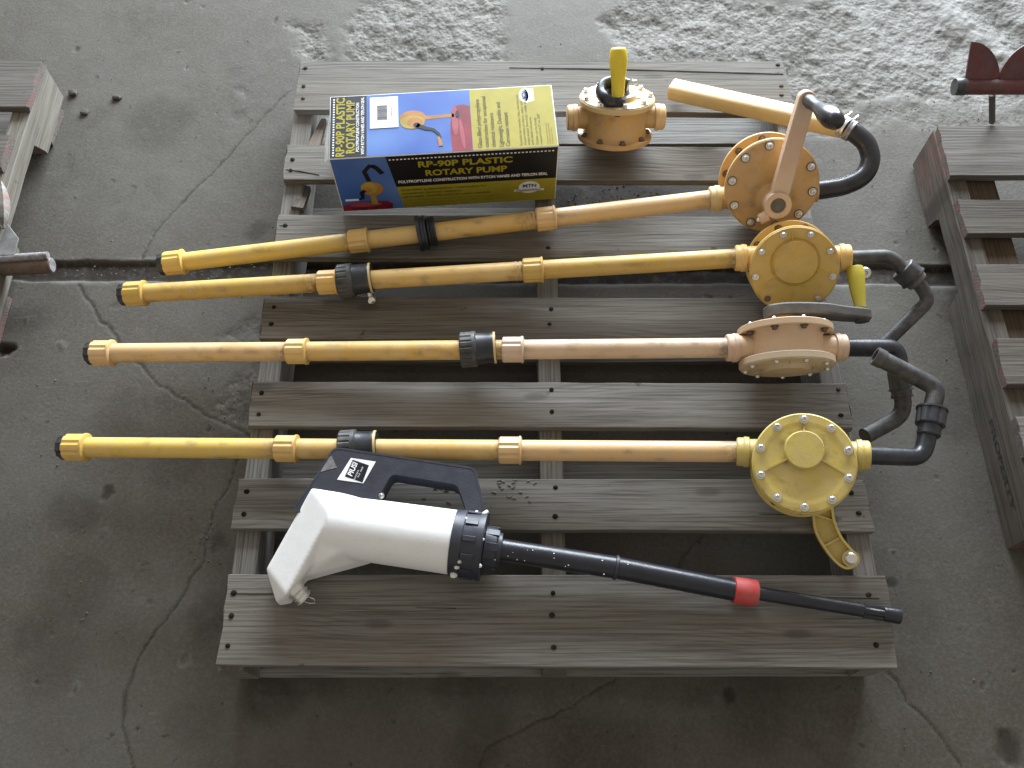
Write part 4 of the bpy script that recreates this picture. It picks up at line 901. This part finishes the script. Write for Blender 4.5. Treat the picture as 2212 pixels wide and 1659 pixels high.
    shape(top, [ell(0.350, 0.121, 0.0085, 0.016), [(0.352, 0.103), (0.368, 0.108), (0.368, 0.136), (0.352, 0.139)]], 2, INK_WHITE, 'logo_ground')
    b = MB(); text_bm(b, 'MTN', rot(0.3545, 0.1215, lay=5) @ Matrix.Translation((-0.009, 0, 0)), 0.009, 0.03, width=0.019, height=0.0085); b.build('logo_lettering', INK_BLUE2, root, 0)
    # --- front face
    sheet(front, m, m, 0.118, H-m, 1, INK_BLUE, 'photo_panel')
    shape(front, [(0.108, 0.064), (W-m, 0.064), (W-m, H-m), (0.098, H-m)], 2, INK_BLACK, 'title_panel')
    shape(front, [(0.1165, m), (W-m, m), (W-m, 0.064), (0.108, 0.064)], 2, INK_PANEL, 'description_panel')
    tx = lambda x, y, lay=4: front @ Matrix.Translation((x, y, 0.00035+0.0001*lay))
    b = MB()
    for k in range(44): b.add([(0.103+k*0.0067, H-0.0115, 0), (0.1065+k*0.0067, H-0.0115, 0), (0.1065+k*0.0067, H-0.0085, 0), (0.103+k*0.0067, H-0.0085, 0)], [(0, 1, 2, 3)], tx(0, 0))
    b.build('dotted_line', INK_WHITE, root, 0)
    b = MB(); text_bm(b, 'RP-90P PLASTIC', tx(0.153, 0.1155), 0.02, 0.03, width=0.168, height=0.0155); text_bm(b, 'ROTARY PUMP', tx(0.164, 0.0915), 0.02, 0.03, width=0.147, height=0.0155); b.build('lettering', INK_YELLOW, root, 0)
    b = MB(); text_bm(b, 'POLYPROPYLENE CONSTRUCTION WITH RYTON VANES AND TEFLON SEAL', tx(0.113, 0.0745), 0.01, 0.02, width=0.272, height=0.0075); b.build('lettering', INK_WHITE, root, 0)
    b = MB(); yy = 0.0515
    for s_, wd in (('Glass-filled polypropylene construction for', 0.158), ('exceptional chemical resistance', 0.112), ('Lightweight, Durable and Corrosion resistant', 0.165)): text_bm(b, s_, tx(0.115, yy), 0.008, 0.008, width=wd, height=0.0062); yy -= 0.0098
    b.build('lettering', INK_DARK, root, 0)
    b = MB()
    for s_, wd in (('Suitable for transfer thin, nonviscous oil petroleum products, water and', 0.18), ('water-based chemicals, mildly acidic and alkali solutions. Outlet can be', 0.185), ('freely rotated from 0° to 360°', 0.12)): text_bm(b, s_, tx(0.117, yy), 0.005, 0.002, width=wd, height=0.0042); yy -= 0.0082
    b.build('lettering', INK_MID, root, 0)
    shape(front, [ell(0.352, 0.041, 0.020, 0.017), [(0.324, 0.030), (0.380, 0.030), (0.380, 0.036), (0.324, 0.036)]], 3, INK_WHITE, 'logo_ground')
    b = MB(); text_bm(b, 'MTN', tx(0.340, 0.042, 6), 0.01, 0.03, width=0.025, height=0.009); b.build('logo_lettering', INK_BLUE2, root, 0)
    b = MB(); text_bm(b, 'PRODUCTS INC.', tx(0.328, 0.0312, 6), 0.01, 0.01, width=0.048, height=0.0035); b.build('logo_lettering', INK_MID, root, 0)
    shape(front, [(m, m), (0.094, m), (0.096, 0.016), (0.088, 0.025), (0.060, 0.028), (0.030, 0.026), (0.010, 0.020), (m, 0.018)], 2, INK_RED, 'drum_picture')
    shape(front, [ell(0.046, 0.018, 0.030, 0.007)], 3, INK_RED2, 'drum_picture')
    shape(front, [band([(0.060, 0.064), (0.062, 0.040), (0.063, 0.018)], [0.012, 0.010, 0.012])], 4, INK_GOLD, 'pipe_picture')
    shape(front, ell(0.064, 0.063, 0.0195, 0.0195), 5, INK_ORANGE, 'pump_picture'); shape(front, ell(0.058, 0.066, 0.015, 0.0165), 6, INK_GOLD, 'pump_picture'); shape(front, ell(0.0545, 0.062, 0.007, 0.008), 7, INK_ORANGE, 'pump_picture')
    shape(front, [band([(0.061, 0.085), (0.056, 0.112), (0.068, 0.127), (0.075, 0.124)], [0.008, 0.008, 0.008, 0.007]), band([(0.072, 0.127), (0.080, 0.118), (0.087, 0.104)], [0.009, 0.009, 0.009]), band([(0.050, 0.060), (0.043, 0.053), (0.043, 0.038), (0.033, 0.033)], [0.009, 0.008, 0.006, 0.004])], 8, INK_BLACK, 'crank_picture')
    shape(front, [band([(0.035, 0.034), (0.010, 0.034)], [0.004, 0.005])], 9, CARD, 'grip_picture')
    # ends: dark with a loose white flap
    sheet(left, m, m, D-m, H-m, 1, INK_BLACK, 'end_panel'); sheet(right, m, m, D-m, H-m, 1, INK_BLACK, 'end_panel')
    b = MB(); b.add([(-0.0008, 0.004, H*0.995), (-0.0012, D*0.62, H*0.995), (-0.010, D*0.30, H*0.90), (-0.0105, 0.012, H*0.86), (-0.0018, 0.004, H*0.984), (-0.0022, D*0.62, H*0.984), (-0.011, D*0.30, H*0.89), (-0.0115, 0.012, H*0.85)],
                    [(0, 1, 2, 3), (7, 6, 5, 4), (0, 4, 5, 1), (1, 5, 6, 2), (2, 6, 7, 3), (3, 7, 4, 0)], Rz); b.build('loose_flap', CARD, root, 0)
carton()

# ---------------------------------------------------------------- white drum pump head with black handle
def white_pump():
    root = thing('drum_transfer_pump', 'white pump head with a black pistol handle and long black tube banded in red', 'pump', (-0.1, 0.2, DK))
    zc = DK+0.052; A0 = at(700, 1132, zc); A1 = at(986, 1172, zc); d = (A1-A0).normalized(); side = Vector((0, 0, 1)).cross(d)
    # white shell: barrel and slanted nose, fused
    b = MB(); ln = (A1-A0).length; M = frame(A0, d, (0, 0, 1))
    b.lathe([(0.006, 0.034), (0.014, 0.043), (0.035, 0.0468), (0.07, 0.0478), (ln, 0.0490)], M, 48)
    zt = DK
    # nose block: lower outline and a raised ridge
    V = [at(672, 1053, zt+0.080), at(574, 1228, zt+0.050), at(596, 1302, zt+0.030), at(622, 1296, zt+0.034), at(655, 1246, zt+0.036), at(794, 1209, zt+0.034), at(830, 1150, zt+0.094), at(772, 1069, zt+0.066),   # 0-7 rim
         at(714, 1110, zt+0.094), at(618, 1286, zt+0.062),   # 7,8 ridge
         at(792, 1094, zt+0.092), at(770, 1172, zt+0.086), at(680, 1215, zt+0.058)]
    low = [Vector((v.x, v.y, zt+0.006)) for v in V[:8]]; vs = V+low; k = 13
    top = [(0, 1, 9, 8), (1, 2, 9), (2, 3, 9), (3, 4, 12, 9), (9, 12, 11, 8), (4, 5, 11, 12), (5, 6, 11), (0, 8, 10, 7), (8, 11, 10), (11, 6, 10), (6, 7, 10)]
    sides = [(i, k+i, k+(i+1) % 8, (i+1) % 8) for i in range(8)]
    b.add(vs, top+sides+[tuple(k+i for i in range(8))[::-1]])
    o = b.build('white_shell', WHT, root, 180)
    r = o.modifiers.new('fuse', 'REMESH'); r.mode = 'VOXEL'; r.voxel_size = 0.0018; r.use_smooth_shade = True
    s_ = o.modifiers.new('soften', 'SMOOTH'); s_.factor = 0.6; s_.iterations = 26
    # black ring at the barrel's end
    B0 = at(978, 1171, zc); B1 = at(1046, 1181, zc); d2 = (B1-B0); l2 = d2.length; Mr = frame(B0, d2, (0, 0, 1))
    b = MB(); b.lathe([(0, 0.045), (0.001, 0.0505), (l2*0.35, 0.0512), (l2*0.36, 0.0498), (l2*0.8, 0.0512), (l2*0.96, 0.0528), (l2, 0.052), (l2, 0.030)], Mr, 48)
    for q in range(12):
        an = q*math.pi/6+0.1; Mq = Mr @ Matrix.Rotation(an, 4, 'Z'); b.box((0.0512, 0, l2*0.58), (0.003, 0.008, l2*0.40), Mq)
    b.build('clamp_ring', BLK_H, root, 35, 0.0006)
    b = MB(); random.seed(5)
    for px, py, sz in ((1004, 1123, 9), (986, 1223, 8), (979, 1240, 10), (992, 1212, 6), (1028, 1108, 7), (1046, 1110, 8), (1043, 1165, 4), (1036, 1222, 5), (1050, 1106, 6)):
        p = at_plane(px, py, A0+Vector((0, 0, 0.03)), Vector((0, 0, 1))); ctr = A0+d*((p-A0).dot(d)); off = p-ctr; off.z = 0
        yy = off.dot(side); zz = math.sqrt(max(0.0, 0.051**2-min(abs(yy), 0.05)**2)); q = ctr+side*yy+Vector((0, 0, max(zz*0.9, -0.02)))
        pts = at(px, py, min(q.z, DK+0.1)); s0 = sz/1400
        b.lathe([(-s0*0.5, s0*0.4), (0, s0), (s0*0.4, s0*0.8), (s0*0.7, s0*0.3)], frame(pts, (0.2, 0.3, 1)), 9, rib=3, depth=s0*0.3)
    o_ = b.build('sealant_blobs', PASTE, root, 60); o_['kind'] = 'stuff'
    # nut block and tube
    T0 = at(1046, 1182, DK+0.045); T1 = at(1331, 1226, DK+0.036); T2 = at(1586, 1275, DK+0.030); T3 = at(1634, 1281, DK+0.028); T4 = at(1862, 1318, DK+0.016); T5 = at(1944, 1331, DK+0.016)
    b = MB(); Mn = frame(T0, T1-T0, (0, 0, 1)); b.lathe([(0, 0.033), (0.018, 0.031), (0.019, 0.026), (0.026, 0.025), (0.027, 0.0175)], Mn, 36)
    for q in range(8): b.box((0.0305, 0, 0.011), (0.004, 0.012, 0.020), Mn @ Matrix.Rotation(q*math.pi/4+0.2, 4, 'Z'))
    b.build('tube_nut', BLK_H, root, 35, 0.0005)
    b = MB(); b.tube([lerp(T0, T1, k/8) for k in range(9)], [0.0172]*9, 32); b.build('tube_upper', BLK_S, root, 50)
    b = MB(); b.lathe([(-0.003, 0.0172), (-0.002, 0.0188), (0.002, 0.0188), (0.003, 0.0172)], frame(T1, T2-T1), 32); b.build('tube_seam', BLK_H, root)
    b = MB(); b.tube([lerp(T1, T2, k/8) for k in range(9)], [0.0168-0.0006*k/8 for k in range(9)], 32); b.build('tube_lower', BLK_S, root, 50)
    b = MB(); l3 = (T3-T2).length; b.lathe([(-0.002, 0.0172), (-0.001, 0.0200), (l3*0.5, 0.0203), (l3-0.002, 0.0196), (l3, 0.0186), (l3, 0.012)], frame(T2, T3-T2), 36); b.build('red_band', REDP, root)
    b = MB(); b.tube([lerp(T3, T4, k/6) for k in range(7)], 0.0104, 24); b.build('inner_tube', BLK_S, root, 50)
    b = MB(); l5 = (T5-T4).length; gear(b, frame(T4, T5-T4), 0.0112, 0, l5*0.55, 5, 0.002, False); b.lathe([(l5*0.55, 0.0112), (l5*0.95, 0.0122), (l5, 0.0118), (l5, 0.008), (l5*0.7, 0.008), (l5*0.7, 0)], frame(T4, T5-T4), 20, caps=False); b.build('foot_strainer', BLK_S, root, 40)
    b = MB()
    for k in range(16):
        t = random.random(); q = lerp(T0, T2, 0.1+0.8*t*t if k > 4 else 0.25+0.12*random.random()); an = random.uniform(-0.7, 0.9); ax = (T2-T0).normalized(); U = (Vector((0, 0, 1))-ax*ax.z).normalized(); V_ = ax.cross(U)
        p = q+(U*math.cos(an)+V_*math.sin(an))*0.0172; s1 = random.uniform(0.0007, 0.0014); b.box((0, 0, 0), (s1*1.5, s1, 0.0009), frame(p, U*math.cos(an)+V_*math.sin(an)))
    b.build('paint_specks', PASTE, root, 0)
    # black handle: flat plate with a finger hole, rounded edges
    zt = DK+0.072; P2 = lambda q: tuple(at(*q, zt)[:2])
    def rpoly(L_, r=0.008, n=4):
        L3 = [Vector((*P2(q), 0)) for q in L_]; out = []
        m = len(L3)
        for i in range(m):
            a, c, e_ = L3[i-1], L3[i], L3[(i+1) % m]; u = a-c; v = e_-c; k = min(r, u.length*.4, v.length*.4); A_ = c+u.normalized()*k; B_ = c+v.normalized()*k
            for j in range(n+1):
                t = j/n; p = A_*(1-t)**2+c*2*t*(1-t)+B_*t*t; out.append((p.x, p.y))
        return out
    outer = [(722, 967), (1026, 1012), (1045, 1098), (1052, 1120), (900, 1125), (690, 1115), (642, 1104), (636, 1094), (676, 1042)]
    inner = [(846, 1024), (988, 1047), (1004, 1092), (1006, 1108), (815, 1080), (830, 1052)]
    O2 = rpoly(outer, 0.010); I2 = rpoly(inner, 0.008)
    bm = bmesh.new()
    def loop(pts, z): return [bm.verts.new((x, y, z)) for x, y in pts]
    top_o, top_i = loop(O2, zt), loop(I2, zt)
    es = [bm.edges.new((l[i], l[(i+1) % len(l)])) for l in (top_o, top_i) for i in range(len(l))]
    bmesh.ops.triangle_fill(bm, edges=es, use_beauty=True)
    fc = bm.faces[:]
    ext = bmesh.ops.extrude_face_region(bm, geom=fc); vv = [g for g in ext['geom'] if isinstance(g, bmesh.types.BMVert)]
    bmesh.ops.translate(bm, vec=(0, 0, -0.036), verts=vv)
    bmesh.ops.recalc_face_normals(bm, faces=bm.faces)
    me = bpy.data.meshes.new('handle'); bm.to_mesh(me); bm.free(); me.materials.append(BLK_H)
    me.polygons.foreach_set('use_smooth', [True]*len(me.polygons)); me.set_sharp_from_angle(angle=R(35))
    o = bpy.data.objects.new('handle', me); COL.objects.link(o); o.parent = root; o.location = -root.location
    bv = o.modifiers.new('bevel', 'BEVEL'); bv.width = 0.004; bv.segments = 3; bv.limit_method = 'ANGLE'; bv.angle_limit = R(50)
    # raised rim round the plate as on the moulding
    b = MB(); b.ribbon([O2[i] for i in range(len(O2))], 0.003, zt-0.03, zt+0.0005, None, True); b.build('handle_rim', BLK_H, root, 40)
    # sticker
    zs = zt+0.0006; Q = [at(*q, zs) for q in ((790, 989), (812, 996), (780, 1045), (727, 1036))]
    Q = [at(758, 989, zs), at(812, 997, zs), at(785, 1044, zs), at(728, 1036, zs)]
    st = MB(); st.add([*Q], [(0, 3, 2, 1)]); st.build('maker_sticker', INK_WHITE, root, 0)
    zs2 = zs+0.0003; K = [at(*q, zs2) for q in ((762, 993), (797, 1005), (783, 1042), (745, 1029))]
    st = MB(); st.add(K, [(0, 3, 2, 1)]); st.build('sticker_field', INK_BLACK, root, 0)
    o1 = at(762, 1030, zs2+0.0003); tx = (at(777, 997, zs2)-at(762, 1030, zs2)); b = MB()
    Mt = frame(o1, (0, 0, 1), tx); text_bm(b, 'PIUSI', Mt @ Matrix.Translation((0, 0.0015, 0)), 0.01, 0.03, width=0.0235, height=0.0085, shear=0.15)
    text_bm(b, 'SUZZARA', Mt @ Matrix.Translation((-0.004, -0.0050, 0)), 0.01, 0.0, width=0.017, height=0.0024, shear=0.2); text_bm(b, 'Ind. Italy', Mt @ Matrix.Translation((0.002, -0.0090, 0)), 0.01, 0.0, width=0.019, height=0.0028, shear=0.2)
    b.build('sticker_lettering', INK_WHITE, root, 0)
    # scuffed corner of the handle
    b = MB(); C0 = [at(*q, zt+0.0005) for q in ((703, 995), (716, 984), (728, 1010), (712, 1014), (690, 1020))]; b.add(C0, [(0, 4, 3, 2, 1)]); b.build('scuff_mark', plastic('scuffed_plastic', (0.09, 0.085, 0.09), (0.17, 0.155, 0.155), 0.7, stain=(0.035, 0.035, 0.04), amt=1.0, dust=0.2, scale=45), root, 0)
    put('screw', BOLT_S, frame(at(823, 1071, zt-0.004), (0, -0.3, 1)), root)
    # outlet nipple with wire wound round it
    n0 = at(630, 1264, DK+0.044); n1 = at(656, 1291, DK+0.030); dd = n1-n0; Mo = frame(n0, dd); l = dd.length
    b = MB(); b.lathe([(-0.008, 0.0150), (l*0.4, 0.0150), (l*0.45, 0.0125), (l, 0.0125), (l, 0.0085), (l*0.3, 0.008), (l*0.3, 0)], Mo, 26, caps=False); b.build('outlet', STEEL, root)
    b = MB(); pts = [Mo @ Vector(((0.0132)*math.cos(t), (0.0132)*math.sin(t), l*0.45+0.0011*t/1.0)) for t in [k*0.35 for k in range(48)]]; pts += [pts[-1]+Vector((0.010, 0.004, 0.002)), pts[-1]+Vector((0.019, 0.001, 0.001)), pts[-1]+Vector((0.021, -0.005, 0)), pts[-1]+Vector((0.012, -0.005, -0.001)), pts[-1]+Vector((0.004, -0.002, -0.002))]
    b.tube(pts, 0.0010, 8); b.build('wire_tie', STEEL, root, 60)
white_pump()

# ---------------------------------------------------------------- red metal piece standing behind the right pallet
def red_piece():
    bx = at(2140, 262, DK); z = 0.225; X0 = at(2068, 196, z)
    root = thing('auger_flight', 'dark red steel auger piece with two curved blades standing on the right pallet', 'auger', (bx.x, bx.y-0.01, DK))
    c = Vector((bx.x, bx.y-0.006, z))
    b = MB(); b.tube([Vector((X0.x, c.y, z)), Vector((X0.x+0.6, c.y, z))], 0.0145, 26); b.build('tube', REDM, root, 50)
    pt_ = at_plane(2143, 203, c, Vector((0, 1, 0))); b = MB(); b.tube([pt_, at(2143, 263, DK+0.002)], 0.006, 16); b.build('post', metal('dull_steel', (0.16, 0.15, 0.15), 0.6, 0.5), root)
    b = MB(); b.lathe([(-0.004, 0.007), (-0.004, 0.0155), (0.016, 0.0158)], frame(Vector((X0.x, c.y, z)), (1, 0, 0)), 24); b.build('tube_end', BLK_D, root)
    def blade(x0, sgn):
        M = frame(Vector((x0, c.y, z)), (0, -1, 0.15), (1, 0, 0)); M2 = frame(Vector((x0, c.y, z)), (0, -1, 0.95), (1, 0, 0))
        pts = [(0, 0)]+[(sgn*0.066*math.sin(t)*1.0, 0.080*math.cos(t)) for t in [k*math.pi/2/14 for k in range(15)]]
        b = MB(); b.prism(pts, -0.002, 0.002, M2); b.build('blade', REDM, root, 30)
    blade(X0.x+0.014, 1); blade(X0.x+0.140, -1)
    b = MB(); b.tube([Vector((X0.x+0.35, c.y, z-0.02)), Vector((X0.x+0.35, c.y, DK+0.002))], 0.008, 12); b.build('post', REDM, root)
red_piece()

# ---------------------------------------------------------------- rusty pipe on the left pallet
pp = thing('rusty_pipe', 'short rusty metal pipe end jutting out from the left pallet over the floor joint', 'pipe', at(60, 580, 0.03))
e1 = at(112, 572, 0.055); e0 = at(-260, 600, 0.055)
b = MB(); b.tube([lerp(e0, e1, k/12)+Vector((0, 0.001*math.sin(k), 0)) for k in range(13)], 0.0155, 26); b.build('pipe_body', RUSTY, pp, 50)
b = MB(); b.lathe([(-0.001, 0.0135), (0.0015, 0.0135), (0.0015, 0)], frame(e1, e1-e0), 24, caps=False); b.build('cut_end', ALUM, pp)
b = MB(); g0 = at(-200, 572, 0.073); g1 = at(104, 552, 0.073); b.tube([g0, g1], 0.0075, 16); b.build('pipe_sheath', ALUM, pp, 50)
pt = thing('sheet_metal_plate', 'bent pale sheet metal plate lying above the rusty pipe at the left edge', 'plate', at(15, 510, 0.08))
C0 = [at(*q, 0.085) for q in ((-60, 482), (12, 478), (38, 512), (28, 548), (-60, 552))]
b = MB(); b.prism([(p.x, p.y) for p in C0], 0.078, 0.081); b.build('plate_sheet', flat('dull_grey_sheet', (0.21, 0.21, 0.20), 0.7, 0.4), pt, 30, 0.001)

# ---------------------------------------------------------------- pebbles and crumbs
PEB = flat('pebble_stone', (0.085, 0.075, 0.06), 0.85, 0.4)
for px, py, r, lab in ((252, 210, 0.0105, 'dark brown pebble alone on the open floor between the left pallet and the box'), (158, 200, 0.011, 'dark stone crumb nearest to the corner of the left pallet'), (183, 242, 0.009, 'flat dark stone chip below the crumb at the left pallet corner')):
    p = at(px, py, r*0.45); b = MB(); random.seed(px)
    vs = []; n = 9
    b.lathe([(-r*0.5, r*0.5), (-r*0.2, r*0.95), (r*0.15, r), (r*0.45, r*0.7), (r*0.6, r*0.25)], frame((0, 0, 0), (0.2*random.random(), 0.2, 1)), n)
    b.v = [tuple(Vector(v)*random.uniform(0.82, 1.15)) for v in b.v]; M = Matrix.Translation(p) @ Matrix.Diagonal((1.0, random.uniform(0.7, 1.1), 0.8, 1)); b.v = [tuple(M @ Vector(v)) for v in b.v]
    o = b.build('pebble', PEB, None, 30); tag(o, lab, 'pebble', 'loose stones on the floor')
b = MB(); random.seed(21)
spots = [(random.uniform(40, 2170), random.uniform(20, 1640)) for _ in range(170)]+[(random.gauss(1330, 80), random.gauss(425, 14)) for _ in range(80)]+[(random.gauss(500, 35), random.gauss(870, 40)) for _ in range(40)]+[(random.gauss(2030, 120), random.gauss(245, 20)) for _ in range(60)]+[(random.gauss(445, 15), random.gauss(1185, 35)) for _ in range(25)]+[(random.uniform(120, 620), random.gauss(588, 8)) for _ in range(60)]
for px, py in spots:
    r = random.uniform(0.0008, 0.0026); p = at(px, py, r*0.3)
    b.add([tuple(p+Vector((r*random.uniform(.6, 1.3)*math.cos(a), r*random.uniform(.6, 1.3)*math.sin(a), 0))) for a in (0, 1.3, 2.5, 3.8, 5.1)]+[tuple(p+Vector((0, 0, r*0.8)))], [(0, 1, 5), (1, 2, 5), (2, 3, 5), (3, 4, 5), (4, 0, 5)])
o = b.build('grit', flat('grit_stone', (0.15, 0.14, 0.125), 0.85, 0.6), None, 0); tag(o, 'fine crumbs of broken concrete scattered over the floor', 'grit', None, 'stuff')
